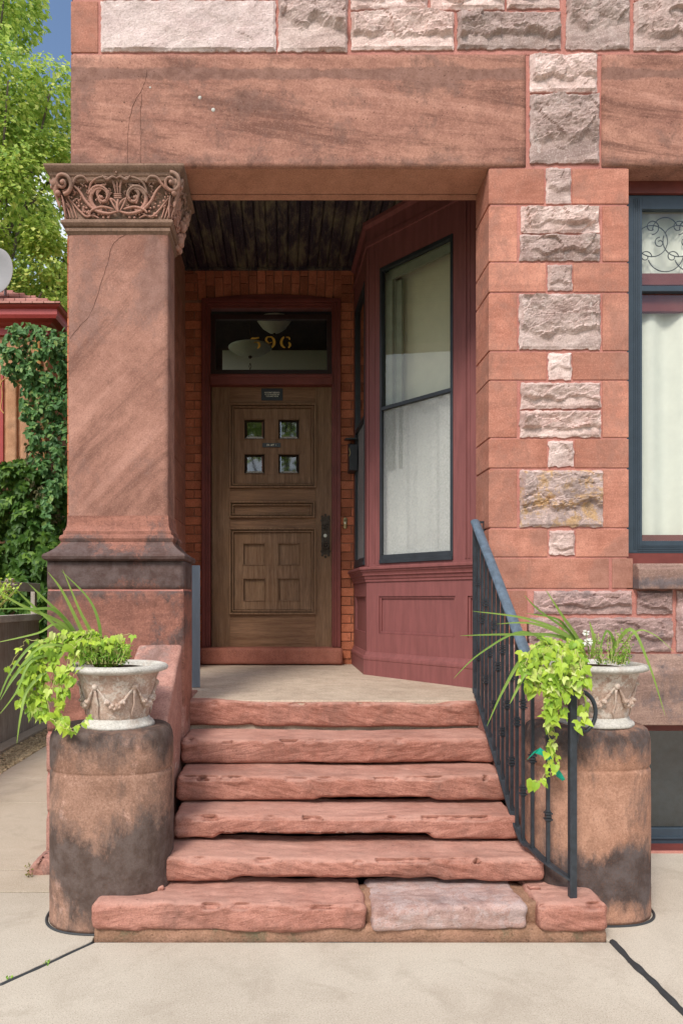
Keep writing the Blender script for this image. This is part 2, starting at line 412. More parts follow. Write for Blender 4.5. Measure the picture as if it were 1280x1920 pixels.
def simple(name, c, rough=.6, spec=.4, metal=0, var=.12, scale=12, bs=.05, isl=0, streak=None):
    m, nt, b = new_mat(name, rough, spec); b.inputs['Metallic'].default_value = metal
    P = pos(nt, scale=streak or (1, 1, 1)); n_ = noi(nt, P, scale, 5, .6)
    k = ramp(nt, n_, [(.3, 0), (.7, 1)])
    cc = mix(nt, k, tuple(x * (1 - var) for x in c), tuple(min(1, x * (1 + var)) for x in c))
    if isl:
        hs = nt.nodes.new('ShaderNodeHueSaturation'); nt.links.new(cc, hs.inputs['Color'])
        nt.links.new(ramp(nt, island(nt), [(0, 1 - isl), (1, 1 + isl)]), hs.inputs['Value']); cc = hs.outputs[0]
    nt.links.new(cc, b.inputs['Base Color'])
    if bs: bump(nt, b, noi(nt, P, scale * 5, 3, .6), bs, .004)
    return m
M_joint = simple('black_joint_sealant', (.035, .037, .04), .6, bs=.5)
M_earth = simple('bare_earth', (.17, .12, .08), .95, .1, var=.4, bs=.8)
M_iron = simple('black_painted_iron', (.028, .034, .042), .42, .5, var=.35, scale=30, bs=.2)
M_cap = simple('worn_blue_grey_rail', (.09, .125, .165), .45, .5, var=.35, scale=25, bs=.15)
M_bay = simple('maroon_paint', (.225, .078, .074), .55, .3, var=.15, scale=4, bs=.3, streak=(7, 7, .8))
M_frame = simple('dark_maroon_door_frame', (.17, .042, .034), .5, .35, var=.2, scale=6, bs=.1)
M_storm = simple('slate_blue_storm_frame', (.036, .054, .074), .4, .45, var=.12, bs=.03)
M_black = simple('black_metal', (.02, .022, .026), .45, .5, var=.3, bs=.2)
M_bayframe = simple('black_window_frame', (.022, .027, .034), .45, .5, var=.3, bs=.1)
M_brick = stone('orange_brick', (.43, .135, .07), (.52, .18, .095), dark=(.12, .06, .03), stain=.3, bump_s=.4, isl=.35, seed=21)
M_bmortar = stone('brick_mortar', (.30, .14, .09), (.36, .19, .12), stain=.3, bump_s=.4, seed=22)
M_post = simple('blue_grey_metal_strip', (.26, .31, .37), .4, .5, metal=.3, var=.15, scale=8, bs=.05, streak=(1, 1, .2))
def wood(name, c1, c2, dark, sc=(26, 26, 1.6), rough=.6):
    m, nt, b = new_mat(name, rough, .3)
    P = pos(nt, scale=sc); a = noi(nt, P, 1.5, 6, .65, .6); big = noi(nt, pos(nt), 3, 4, .6)
    c = mix(nt, ramp(nt, a, [(.35, 0), (.65, 1)]), c1, c2)
    c = mix(nt, ramp(nt, noi(nt, pos(nt, scale=tuple(x * 3 for x in sc)), 2, 4, .7), [(.5, 0), (.7, .65)]), c, dark)
    c = mix(nt, ramp(nt, big, [(.4, 0), (.7, .4)]), c, (.20, .10, .04))
    nt.links.new(c, b.inputs['Base Color']); bump(nt, b, a, .25, .004); return m
M_door = wood('weathered_oak', (.15, .078, .04), (.27, .16, .092), (.05, .03, .018))
M_doorh = wood('weathered_oak_rail', (.155, .075, .038), (.28, .155, .085), (.05, .03, .018), sc=(1.6, 26, 26))
M_fence = wood('weathered_grey_boards', (.36, .31, .27), (.50, .44, .38), (.18, .14, .12), rough=.9)
M_frail = wood('pale_grey_rail', (.68, .64, .57), (.78, .74, .68), (.36, .3, .25), sc=(20, 1.6, 20), rough=.9)
M_bronze = simple('old_bronze', (.06, .045, .033), .5, .5, metal=.6, var=.4, scale=50, bs=.5)
M_steel = simple('worn_steel', (.45, .42, .38), .35, .5, metal=.9)
M_brass = simple('tarnished_brass', (.50, .42, .22), .4, .5, metal=.7)
M_ivory = simple('ivory_button', (.8, .76, .6), .4)
def glass(name, tint=(.95, .955, .93), rough=.01, refl=1.0):
    m = bpy.data.materials.new(name); m.use_nodes = True; nt = m.node_tree; nt.nodes.clear()
    o = N(nt, 'ShaderNodeOutputMaterial'); t = N(nt, 'ShaderNodeBsdfTransparent'); t.inputs[0].default_value = (*tint, 1)
    g = N(nt, 'ShaderNodeBsdfGlossy'); g.inputs['Roughness'].default_value = rough
    fr = N(nt, 'ShaderNodeFresnel'); gg = N(nt, 'ShaderNodeNewGeometry'); nt.links.new(ramp(nt, gg.outputs['Backfacing'], [(0, 1.0), (1, .444)]), (mm := N(nt, 'ShaderNodeMath', operation='MULTIPLY')).inputs[0]); mm.inputs[1].default_value = 1.5; nt.links.new(mm.outputs[0], fr.inputs['IOR'])
    P = pos(nt); bm_ = N(nt, 'ShaderNodeBump'); bm_.inputs['Strength'].default_value = .04; bm_.inputs['Distance'].default_value = .02
    nt.links.new(noi(nt, P, 2.2, 2), bm_.inputs['Height']); nt.links.new(bm_.outputs[0], g.inputs['Normal'])
    f = math_(nt, 'MULTIPLY', fr.outputs[0], 1.6 * refl, clamp=True)
    mx = N(nt, 'ShaderNodeMixShader'); nt.links.new(f, mx.inputs[0]); nt.links.new(t.outputs[0], mx.inputs[1]); nt.links.new(g.outputs[0], mx.inputs[2])
    nt.links.new(mx.outputs[0], o.inputs['Surface']); return m
M_glass = glass('window_glass'); M_glassd = glass('door_lite_glass', (.5, .6, .5), .03, 2.2)
M_glassb = glass('basement_glass', (.35, .42, .45), .05, 2.0)
M_screen = bpy.data.materials.new('insect_screen'); M_screen.use_nodes = True; nt = M_screen.node_tree; b = nt.nodes['Principled BSDF']
nt.links.new(ramp(nt, noi(nt, pos(nt), 60, 4, .7), [(.3, (.36, .37, .37)), (.7, (.54, .55, .54))]), b.inputs['Base Color']); b.inputs['Roughness'].default_value = .8
t_ = N(nt, 'ShaderNodeBsdfTransparent'); mx = N(nt, 'ShaderNodeMixShader'); mx.inputs[0].default_value = .5
nt.links.new(b.outputs[0], mx.inputs[1]); nt.links.new(t_.outputs[0], mx.inputs[2]); nt.links.new(mx.outputs[0], nt.nodes['Material Output'].inputs['Surface'])
M_curtain = simple('green_white_curtain', (.71, .72, .65), .9, .1, var=.04, bs=.02)
M_room = simple('cream_room_wall', (.66, .65, .48), .9, .1, var=.04)
M_darkroom = simple('dark_interior', (.05, .04, .045), .9, .1)
M_white = simple('hall_wall_white', (.80, .80, .72), .9, .1, var=.03)
M_gold = simple('gold_leaf_numeral', (.65, .38, .06), .4, .5, metal=.3)
M_label = simple('label_text_ivory', (.8, .78, .62), .6)
M_plaque = simple('black_plaque', (.008, .009, .012), .35, .5)
M_lead = simple('lead_came', (.03, .035, .03), .5, .4)
M_ceil, nt, b = new_mat('black_flaking_beadboard', .6, .3)
P = pos(nt); c = mix(nt, ramp(nt, noi(nt, pos(nt, scale=(3, .7, 1)), 3, 8, .75, .4), [(.46, 0), (.62, .8)]), (.035, .026, .037), (.21, .185, .11))
c = mix(nt, ramp(nt, noi(nt, P, 90, 3, .7), [(.60, 0), (.68, .5)]), c, (.28, .26, .24)); nt.links.new(c, b.inputs['Base Color']); bump(nt, b, noi(nt, P, 60, 3), .3, .005)
def leafmat(name, c1, c2, c3=None, trans=.35, rough=.5):
    m = bpy.data.materials.new(name); m.use_nodes = True; nt = m.node_tree; b = nt.nodes['Principled BSDF']
    b.inputs['Roughness'].default_value = rough; b.inputs['Specular IOR Level'].default_value = .35
    i_ = island(nt); st = [(0, c1), (.8, c2)] + ([(1, c3)] if c3 else [])
    c = ramp(nt, i_, st); nt.links.new(c, b.inputs['Base Color'])
    tr = N(nt, 'ShaderNodeBsdfTranslucent'); nt.links.new(c, tr.inputs[0])
    mx = N(nt, 'ShaderNodeMixShader'); mx.inputs[0].default_value = trans
    o = nt.nodes['Material Output']; nt.links.new(b.outputs[0], mx.inputs[1]); nt.links.new(tr.outputs[0], mx.inputs[2]); nt.links.new(mx.outputs[0], o.inputs['Surface'])
    return m
M_vine = leafmat('lime_vine_leaf', (.20, .36, .03), (.44, .58, .055), (.64, .70, .26), .22)
M_herb = leafmat('small_herb_leaf', (.13, .30, .03), (.34, .55, .07))
M_blade = leafmat('spike_blade', (.17, .30, .05), (.32, .46, .09), (.5, .45, .2))
M_tree = leafmat('tree_leaf', (.20, .34, .06), (.54, .66, .14), (.80, .82, .28), .48)
M_ivy = leafmat('ivy_leaf', (.05, .14, .04), (.13, .27, .08), (.30, .42, .12), .25)
M_ivyd = leafmat('ivy_leaf_low', (.035, .10, .015), (.10, .20, .03), (.20, .34, .05), .3)
M_stem = simple('vine_stem', (.45, .42, .16), .7); M_bark = simple('tree_bark', (.12, .10, .08), .9, .1, var=.3, bs=.8)
M_flower = simple('white_flower', (.85, .85, .78), .7); M_tape = simple('green_tape', (.0, .30, .19), .3, .5, var=.15)
M_tan = simple('dried_vine_stem', (.45, .24, .08), .8)
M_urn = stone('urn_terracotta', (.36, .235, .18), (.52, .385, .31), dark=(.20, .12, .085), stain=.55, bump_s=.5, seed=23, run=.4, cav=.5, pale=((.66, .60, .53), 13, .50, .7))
M_urnrim = stone('urn_rim_whitewash', (.44, .41, .36), (.60, .57, .52), dark=(.26, .20, .16), stain=.8, bump_s=.35, seed=24)
M_soil = simple('potting_soil', (.06, .04, .025), .95, .1, bs=.8)
M_cornice = simple('red_painted_cornice', (.36, .045, .04), .45, .4, var=.08, bs=.02)
M_roof, nt, b = new_mat('red_roof_tiles', .8, .2)
br = N(nt, 'ShaderNodeTexBrick'); nt.links.new(pos(nt, rot=(0, 0, 0)), br.inputs['Vector']); br.inputs['Scale'].default_value = 3.5
br.inputs['Color1'].default_value = (.42, .20, .17, 1); br.inputs['Color2'].default_value = (.52, .27, .23, 1); br.inputs['Mortar'].default_value = (.15, .06, .05, 1); nt.links.new(br.outputs[0], b.inputs['Base Color'])
M_nwall = stone('neighbour_stucco', (.45, .22, .12), (.55, .30, .18), stain=.3, bump_s=.5, seed=25)
M_dish = simple('grey_dish', (.27, .26, .265), .5, .4, var=.03)
M_gravel = stone('pea_gravel', (.52, .40, .24), (.66, .54, .35), stain=.2, bump_s=.9, isl=.35, seed=26)
M_grass = simple('lawn', (.07, .12, .03), .9, .1, var=.4, bs=.8)
M_asphalt = simple('road_asphalt', (.12, .115, .11), .9, .1, var=.2, bs=.5)

# ------------------------------------------------------------------ ground
g = MB(); g.poly([(-250, -250, -.03), (250, -250, -.03), (250, 250, -.03), (-250, 250, -.03)])
structure(g.build('ground', M_grass))
def slab(mb, pts, top=0.0, th=.10):
    mb.prism([(x, y, top - th) for (x, y) in pts], (0, 0, th))
YS = -1.05    # line of the stoop front joint
j1 = Vector((WX(175, 3.12), -1.08, 0)); jl0 = W(0, 1847, 1300*1.54/722); jr1 = Vector((WX(1147, 3.12), -1.08, 0)); jr2 = W(1275, 1895, 1300*1.54/770)
pv = MB()
G = .009
# central slab in front of the stoop
slab(pv, [(jl0.x - 2.3 + G, jl0.y - 1.05), (jr2.x - G + .05, jl0.y - 1.05), (jr2.x - G, jr2.y), (jr1.x - G, jr1.y), (j1.x + G, j1.y), (jl0.x + G, jl0.y)])
# left slab
slab(pv, [(-6, jl0.y - 1.05 + .85), (jl0.x - 1.2, jl0.y - .56), (jl0.x - G, jl0.y + G), (j1.x - G, j1.y + G), (j1.x - G, -.55), (-6, -.55)])
# right slab
slab(pv, [(jr2.x + G + .10, jl0.y - 1.05), (7, jl0.y - 1.05), (7, .10), (1.2, .10), (1.2, jr1.y + .3), (jr1.x + G, jr1.y), (jr2.x + G, jr2.y)])
for k in range(-5, 6): slab(pv, [(k * 1.6 + .006, -5.9), (k * 1.6 + 1.594, -5.9), (k * 1.6 + 1.594, jl0.y - 1.06), (k * 1.6 + .006, jl0.y - 1.06)])
structure(pv.build('sidewalk', M_walk, bevel=.004))
# side path slabs
pt = MB(); ys = [-.54, -.24, 1.07, 1.8, 2.5, 3.3, 4.4, 5.6]
for a, b_ in zip(ys, ys[1:]): slab(pt, [(-2.50, a + .006), (-1.2, a + .006), (-1.2, b_ - .006), (-2.50, b_ - .006)])
slab(pt, [(-6, -.53), (-2.52, -.53), (-2.52, .9), (-6, .9)])
structure(pt.build('path', M_walk2, bevel=.004))
jm = MB(); jm.box(-6, 7, -3.5, .8, -.025, -.012); jm.box(-2.6, -1.2, -.55, 5.6, -.028, -.014)
structure(jm.build('joint_base', M_joint))
# dark sealant beads
for k, path in enumerate(([(jl0.x, jl0.y, -.004), ((jl0.x + j1.x) / 2, (jl0.y + j1.y) / 2 - .01, -.004), (j1.x, j1.y, -.004)],
                          [(jr1.x, jr1.y, -.004), (jr1.x - .004, (jr1.y*2+jr2.y)/3, .0), ((jr1.x + jr2.x) / 2 + .004, (jr1.y + jr2.y*2) / 3, -.001), (jr2.x, jr2.y, -.001), (jr2.x + .04, jr2.y - .4, -.004)])):
    m_ = MB(); P_ = []
    for a, b_ in zip(path, path[1:]):
        for t in range(12): q = Vector(a).lerp(Vector(b_), t / 12); q.x += fbm(q * 9, 2) * .005; P_.append(q)
    P_.append(Vector(path[-1])); m_.tube(P_, [(.010 if k == 0 else .016) * (1 + .35 * fbm(q * 14, 2)) for q in P_], 8, .9)
    tag(m_.build('joint_sealant', M_joint, smooth=True), ['thin black sealant line running from the left end of the bottom step', 'thick black sealant bead running out from the right end of the bottom step'][k], 'sealant', 'sealant lines in the sidewalk')
gm = MB(); gm.poly([(-2.95, -.5, -.006), (-2.5, -.5, -.006), (-2.5, 6, -.006), (-2.95, 6, -.006)]); structure(gm.build('gravel_bed', M_earth))
gv = MB(); r_ = random.Random(3)
for i in range(5200):
    x = r_.uniform(-2.80, -2.50); y = r_.uniform(.2, 4.9); s_ = r_.uniform(.008, .018)
    gv.ball((x, y, r_.uniform(-.004, .010)), s_, 5, 4, (1, r_.uniform(.6, 1), .6))
tag(gv.build('gravel', M_gravel), 'tan pebble strip between path and fence', 'gravel', kind='stuff')
cb = MB(); cb.box(-2.96, -2.81, .2, 6, -.03, .035); structure(cb.build('kerb', M_walk2, bevel=.008))
rd = MB(); rd.poly([(-60, -13, -.02), (60, -13, -.02), (60, -6.2, -.02), (-60, -6.2, -.02)]); structure(rd.build('road', M_asphalt))

# ------------------------------------------------------------------ the house
house = thing('brownstone_house', (0, 0, 0), 'red sandstone row house with a recessed porch, carved corner column and rock-faced stonework', 'house')
DF = 4.2
XL, XR = WX(133, DF), 6.0          # front wall extents
ZL0, ZL1 = WZ(313, DF), WZ(101, DF)
ZT = 9.2
XJ = WX(916, DF)                    # pier left jamb
XP = WX(1178, DF)                   # pier right edge
WT = .285                           # wall thickness
XW2 = XP + 1.25                     # right side of the front window
DB = 6.53; YB = DB + YC             # back wall of the porch
core = MB()
Yc = .006                           # mortar plane a little behind the stone faces
ZS1 = WZ(1057, DF); ZS0 = WZ(1105, DF)
core.box(XL + .012, XR, Yc, WT, ZL1, ZT)                    # upper wall
core.box(XJ + .010, XP - .010, Yc, WT - .004, ZS0 - .2, ZL0)         # pier
core.box(XP - .3, XR, Yc + .0015, WT - .008, WZ(1228, DF), ZS0 + .002)   # below window
core.box(XJ + .3, XP + .02, Yc + .0045, WT - .006, -.1, ZS0 - .1)       # down to the ground
core.box(XW2, XR, Yc + .006, WT - .005, -.1, ZL0 + .1)
core.box(XP + .0, XR, Yc + .0075, WT - .003, -.1, WZ(1597, DF))
core.box(WX(986, DF), WX(1128, DF), Yc + .003, WT - .002, ZL0 - .002, ZL1 + .002)
wall = core.build('wall', M_mortar, house)
# side and rear volumes so the building is closed
vol = MB(); vol.box(XL + .013, XL + .28, WT + .001, YB + .2, ZL1 - .2, ZT); vol.box(XL + .3, XR, 2.6, 9, 4.75, ZT - .01); vol.box(-2.0, -1.2, YB + .3, 9, 4.99, 5.1)
vol.box(2.9, XR, .6, 9, .0, 4.7)
vol.build('upper_side_wall', M_brick, house)

def blk(mb, px0, px1, py0, py1, D=DF, proud=0.0, dep=.05, gap=.0):
    mb.box(WX(px0, D), WX(px1, D), -proud, dep, WZ(py1, D), WZ(py0, D))
ash = MB()
rowsA = [(316, 382), (493, 547), (660, 712), (823, 877), (992, 1044)]
rocksA = [(1023, 1069, 316, 382), (1026, 1071, 497, 545), (1027, 1070, 663, 712), (1028, 1074, 827, 875), (1029, 1076, 995, 1041)]
rowsB = [(386, 490), (550, 657), (714, 820), (880, 989)]
eps = .6
for (a, b_), rk in zip(rowsA, rocksA):
    ash.box(XJ, WX(rk[0] - 3, DF), 0, WT, WZ(b_, DF), WZ(a, DF)); ash.box(WX(rk[1] + 3, DF), XP, 0, .2, WZ(b_, DF), WZ(a, DF))
for i, (a, b_) in enumerate(rowsB):
    ash.box(XJ, WX(969, DF), 0.001, WT, WZ(b_, DF), WZ(a, DF)); ash.box(WX(1129, DF), XP, 0, .2, WZ(b_, DF), WZ(a, DF))
ash.box(XJ, WX(1141, DF), 0, WT, WZ(1103, DF), WZ(1047, DF)); ash.box(WX(1147, DF), WX(1186, DF), -.0, .2, WZ(1103, DF), WZ(1047, DF))
ash.box(XJ, WX(988, DF), 0, WT, WZ(1330, DF), WZ(1107, DF))
ash.build('ashlar_blocks', M_ashlar, wall, bevel=.004)
qb = MB(); qb.box(XL, WX(184, DF), 0.0, .2, WZ(98, DF), WZ(2, DF)); qb.box(XL, WX(240, DF), 0.0, .2, WZ(-6, DF), WZ(-100, DF)); qb.box(XL, WX(190, DF), 0.0, .2, WZ(-104, DF), WZ(-200, DF))
qb.build('quoin', M_ashlar, wall, bevel=.004)
rk1 = MB(); sd = 1
for r4 in rocksA + [(976, 1122, 388, 437), (974, 1123, 441, 489), (973, 1124, 552, 655), (976, 1124, 718, 766), (974, 1125, 770, 820), (993, 1118, 103, 173), (993, 1122, 179, 306),
           (658, 850, 23, 94), (658, 800, -34, 18), (806, 945, -34, 18), (950, 1048, -34, 16), (857, 1050, 23, 92), (1061, 1179, -60, 93), (1187, 1420, 5, 95), (522, 651, -40, 97), (1187, 1420, -60, 0)]:
    sd += 1; small = (r4[1] - r4[0]) < 60
    rock_face(rk1, WX(r4[0], DF), WX(r4[1], DF), WZ(r4[3], DF), WZ(r4[2], DF), 0, .026 if small else .042, seed=sd)
# rough courses above and to the right, outside the picture
r_ = random.Random(5); z = WZ(-64, DF)
while z < ZT - .3:
    x = XL + .36
    while x < 3.6:
        w = r_.uniform(.4, .9); rock_face(rk1, x, min(x + w, 3.7), z, z + .2, 0, .035, .03, seed=sd); sd += 1; x += w + .02
    z += .22
rk1.build('rock_faced_blocks', M_rock, wall)
fb = MB(); rock_face(fb, WX(190, DF), WX(517, DF), WZ(97, DF), WZ(2, DF), 0, .018, seed=91, soft=.45); rock_face(fb, WX(190, DF), WX(517, DF), WZ(-4, DF), WZ(-60, DF), 0, .02, seed=92, soft=.45)
fb.build('pale_block', M_rockflat, wall)
ob = MB(); rock_face(ob, WX(974, DF), WX(1129, DF), WZ(988, DF), WZ(882, DF), 0, .045, seed=44); ob.build('ochre_patched_block', M_rockochre, wall)
rk2 = MB()
for r4 in [(1000, 1183, 1108, 1151), (1194, 1259, 1108, 1151), (1267, 1420, 1108, 1222), (992, 1047, 1158, 1222), (1055, 1258, 1158, 1222)]:
    sd += 1; rock_face(rk2, WX(r4[0], DF), WX(r4[1], DF), WZ(r4[3], DF), WZ(r4[2], DF), 0, .032, seed=sd)
rk2.build('lower_rock_faced_blocks', M_rocklow, wall)
# lintels
rough_box(XL, WX(985, DF), -.004, WT, ZL0, ZL1 - .004, .03, .006, .0015, 5, 1).build('lintel', M_lintel, house, smooth=True)
rough_box(WX(1127, DF), XR, -.004, WT, ZL0, ZL1 - .004, .04, .006, .0015, 5, 2).build('lintel', M_lintel, house, smooth=True)
so = MB(); so.box(XL + .02, WX(1120, DF), .02, WT - .012, ZL0 - .0035, ZL0 + .02); so.box(XL + .02, WX(1000, DF), WT + .002, WT + .06, ZL0 - .003, 4.72); so.build('lintel_soffit', M_soffit, house)
# water table and sill
wt = MB(); x0, x1 = WX(1000, DF), XR
wt.prism([(x0, -.075, WZ(1356, DF)), (x0, .2, WZ(1356, DF)), (x0, .2, WZ(1226, DF)), (x0, -.012, WZ(1226, DF)), (x0, -.075, WZ(1262, DF))], (x1 - x0, 0, 0))
wt.build('water_table', M_dkstone, house, bevel=.006)
sl = MB(); x0 = WX(1186, DF)
sl.prism([(x0, -.07, ZS0), (x0, .2, ZS0), (x0, .2, ZS1), (x0, -.035, ZS1), (x0, -.07, ZS1 - .035)], (XW2 + .1 - x0, 0, 0)); sl.build('window_sill', M_dkstone, house, bevel=.006)
# front window
DWn = 4.36; YW = DWn + YC
fw = MB(); z1, z0 = WZ(366, DWn), WZ(1037, DWn); xa, xb = XP - .03, XW2 + .03
xi = WX(1203, DWn); zi1, zi0 = WZ(392, DWn), WZ(1014, DWn); zm1, zm0 = WZ(536, DWn), WZ(546, DWn)
for (a, b_, c_, d_) in [(xa, xi, z0, z1), (xb - (xi - xa), xb, z0, z1), (xi, xb - (xi - xa), zi1, z1), (xi, xb - (xi - xa), z0, zi0), (xi, xb - (xi - xa), zm0, zm1)]:
    fw.box(a, b_, YW, YW + .04, c_, d_)
for k in range(4):   # grooved profile
    o = .012 + k * .011; fw.box(xi - .065 + o, xi - .065 + o + .004, YW - .004, YW, z0 + .02, z1 - .02); fw.box(xi - .03, xb - .07, YW - .004, YW, z0 + o, z0 + o + .004)
wf = fw.build('window', M_storm, house, bevel=.003)
xe = xb - (xi - xa)
MB().box(xa, xb, YW - .02, YW + .06, z1 + .002, z1 + .09).build('sash_rail', M_frame, wf, bevel=.002)
MB().box(xi, xe, YW + .045, YW + .075, WZ(535, DWn + .05), WZ(513, DWn + .05)).build('sash_rail', M_frame, wf, bevel=.002)
MB().box(xi, xe, YW + .05, YW + .085, WZ(584, DWn + .05), WZ(548, DWn + .05)).build('sash_rail', M_frame, wf, bevel=.002)
MB().box(xi, xe, YW + .045, YW + .07, WZ(1016, DWn + .05), WZ(1003, DWn + .05)).build('sash_rail', M_frame, wf, bevel=.002)
MB().box(xa, xb, YW - .01, YW + .06, WZ(1058, DWn), z0 - .002).build('sash_rail', M_frame, wf, bevel=.002)
gl = MB(); gl.poly([(xi, YW + .03, zi0), (xe, YW + .03, zi0), (xe, YW + .03, zi1), (xi, YW + .03, zi1)]); gl.build('pane', M_glass, wf)
cu = MB(); n = 260
for i in range(n + 1):
    x = xi - .02 + (xe - xi + .04) * i / n; y = YW + .10 + .022 * math.sin(x * 44 + 1.7 * math.sin(x * 9)) + .012 * math.sin(x * 19)
    cu.v += [(x, y, z0 - .02), (x, y, z1)]
for i in range(n): cu.f.append((2 * i, 2 * i + 2, 2 * i + 3, 2 * i + 1))
cu.build('curtain', M_curtain, wf, smooth=True)
ld = MB(); Zc = (WZ(392, DWn) + WZ(513, DWn)) / 2; hh = (WZ(392, DWn) - WZ(513, DWn)) / 2; yl = YW + .055
def arc(cx, cz, r, a0, a1, y, n=18, sp=0): return [(cx + (r - sp * t / n) * math.cos(R(a0 + (a1 - a0) * t / n)), y, cz + (r - sp * t / n) * math.sin(R(a0 + (a1 - a0) * t / n))) for t in range(n + 1)]
for k in range(6):
    cx = xi + .09 + k * .17
    for pth in [arc(cx, Zc + .03, .10, 150, -200, yl, 26, .0), arc(cx + .085, Zc - .05, .115, 200, 350, yl), arc(cx, Zc + .12, .05, -90, 300, yl, 20, .03), arc(cx - .04, Zc - .07, .04, 0, 420, yl, 24, .03),
                arc(cx + .05, Zc + .02, .035, 90, 500, yl, 24, .025), arc(cx + .085, Zc + .10, .08, 180, 20, yl)]:
        ld.tube([p for p in pth if xi < p[0] < xe and WZ(513, DWn) < p[2] < zi1] or [(cx, yl, Zc), (cx + .01, yl, Zc)], .0032, 5)
ld.build('leaded_scrollwork', M_lead, wf, smooth=True)
bk = MB(); bk.box(xa, XR, YW + .30, YW + .32, .3, ZL0); bk.build('inner_room_wall', M_white, house)
# basement window
bw = MB(); DBW = 4.34; yb = DBW + YC
bw.box(XP - .02, XR, yb, yb + .04, WZ(1587, DBW), WZ(1553, DBW)); bw.box(XP - .02, XR, yb - .01, yb, WZ(1573, DBW), WZ(1568, DBW)); bw.box(XP - .02, XP + .022, yb, yb + .04, WZ(1587, DBW), WZ(1350, DBW))
bwo = bw.build('basement_window', M_storm, house, bevel=.003); q = MB(); q.poly([(XP, yb + .02, WZ(1570, DBW)), (XR, yb + .02, WZ(1570, DBW)), (XR, yb + .02, WZ(1340, DBW)), (XP, yb + .02, WZ(1340, DBW))]); q.build('pane', M_glassb, bwo)
q = MB(); q.box(XP, XR, yb + .12, yb + .14, 0, .9); q.build('dark_blind', simple('basement_blind', (.10, .13, .14), .9, var=.3, scale=20), bwo)
q = MB(); q.box(XP - .02, XR, .02, yb + .03, WZ(1597, DF) + .001, WZ(1590, DBW)); q.box(XP - .02, XR, .03, yb + .04, WZ(1364, DBW), WZ(1350, DBW)); q.build('basement_sill', M_frame, house)

# ---- corner column
colX0, colX1 = WX(128, DF), WX(315, DF); Ycol1 = .28
shaft_b, shaft_t = WZ(995, DF), WZ(428, DF)
cs = rough_box(colX0, colX1, 0, Ycol1, shaft_b - .01, shaft_t + .02, .03, .008, .0018, 4, 3).build('column_shaft', M_shaft, house, smooth=True)
cbm = MB()   # apophyge, torus, plinth mouldings: outward offsets and heights (photo y at D~4.15)
Z = lambda y: WZ(y, 4.15)
prof = [(.0, Z(965)), (.004, Z(985)), (.012, Z(993)), (.02, Z(995)), (.02, Z(1001)), (.035, Z(1004)), (.04, Z(1009)), (.035, Z(1013)), (.03, Z(1016)), (.042, Z(1022)), (.065, Z(1030)), (.095, Z(1037)), (.112, Z(1040)), (.118, Z(1044)), (.113, Z(1049)), (.098, Z(1052)), (.02, Z(1052.5))]
cbm.sweep_rect([(a + .002, b_) for a, b_ in reversed(prof)], colX0, colX1, 0.0, Ycol1)
cbm.build('column_base', M_plinth, cs, auto=35)
XPL0, XPL1 = WX(88, 4.12), WX(345, 4.12); Ypl = -.08
pl = MB(); rough_box(XPL0, XPL1, Ypl, .30, WZ(1106, 4.12) + .004, WZ(1051, 4.12), .03, .008, .002, 5, 5, mb=pl); rough_box(XPL0, XPL1, Ypl + .001, .30, WZ(1372, 4.12), WZ(1106, 4.12) - .004, .03, .008, .002, 5, 6, mb=pl)
pl.build('column_plinth', M_plinth, cs, smooth=True)
pm = MB(); pm.box(XPL0 + .006, XPL1 - .006, Ypl + .006, .29, 0, WZ(1060, 4.12)); pm.build('plinth_mortar', M_mortar, cs)
lb = MB()
for a, b_ in ((1375, 1448), (1451, 1524), (1527, 1600)): rough_box(XPL0 - .004, XPL1, Ypl - .004, .30, max(-.02, WZ(b_, 4.12)), WZ(a, 4.12), .03, .014, .004, 6, a, mb=lb)
lb.build('plinth_course', M_cheek, cs, smooth=True)
# ---- capital
cp = MB(); Dk = 4.15; zc0, zc1 = WZ(407, Dk), WZ(345, Dk)
nk = [(.0, WZ(432, Dk)), (.010, WZ(428, Dk)), (.014, WZ(427, Dk)), (.014, WZ(421, Dk)), (.006, WZ(420, Dk)), (.022, WZ(418.5, Dk)), (.034, WZ(414, Dk)), (.034, WZ(410, Dk)), (.022, WZ(406.5, Dk)), (.004, WZ(405, Dk)),
      (.004, WZ(395, Dk)), (.008, WZ(380, Dk)), (.018, WZ(362, Dk)), (.036, WZ(345, Dk)), (.06, WZ(340, Dk)), (.06, WZ(335, 4.10)),
      (.072, WZ(333, 4.10)), (.075, WZ(327, 4.10)), (.082, WZ(325, 4.10)), (.086, WZ(320, 4.10)), (.104, WZ(316, 4.10)), (.112, WZ(312, 4.10)), (.112, WZ(308.5, 4.10))]
cp.sweep_rect(nk, colX0, colX1, 0.0, Ycol1)
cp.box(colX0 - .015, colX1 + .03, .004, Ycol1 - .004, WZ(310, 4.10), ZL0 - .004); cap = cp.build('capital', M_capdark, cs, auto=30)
ca = MB()
def bell(z):   # outward offset of the bell at height z
    t = max(0, min(1, (z - WZ(400, Dk)) / (WZ(337, Dk) - WZ(400, Dk)))); return .006 + .052 * t ** 2.2
def FP(px, py, out=.0):    # point on the front of the bell
    z = WZ(py, Dk); return Vector((WX(px, Dk), -bell(z) - out, z))
def spiral(fx, cxp, cyp, r0, turns, a0, rad, out=.018, sgn=1, n=34, r1=2, mir=False):
    P_, Rr = [], []
    for i in range(n + 1):
        t = i / n; a = a0 + sgn * turns * 2 * math.pi * t; rr = r0 + (r1 - r0) * t
        x = cxp + rr * math.cos(a); y = cyp + rr * math.sin(a) * .95
        P_.append(fx(x, y, out + .010 * t)); Rr.append(rad * 1.08 * (1 - .45 * t))
    ca.tube(P_, Rr, 6)
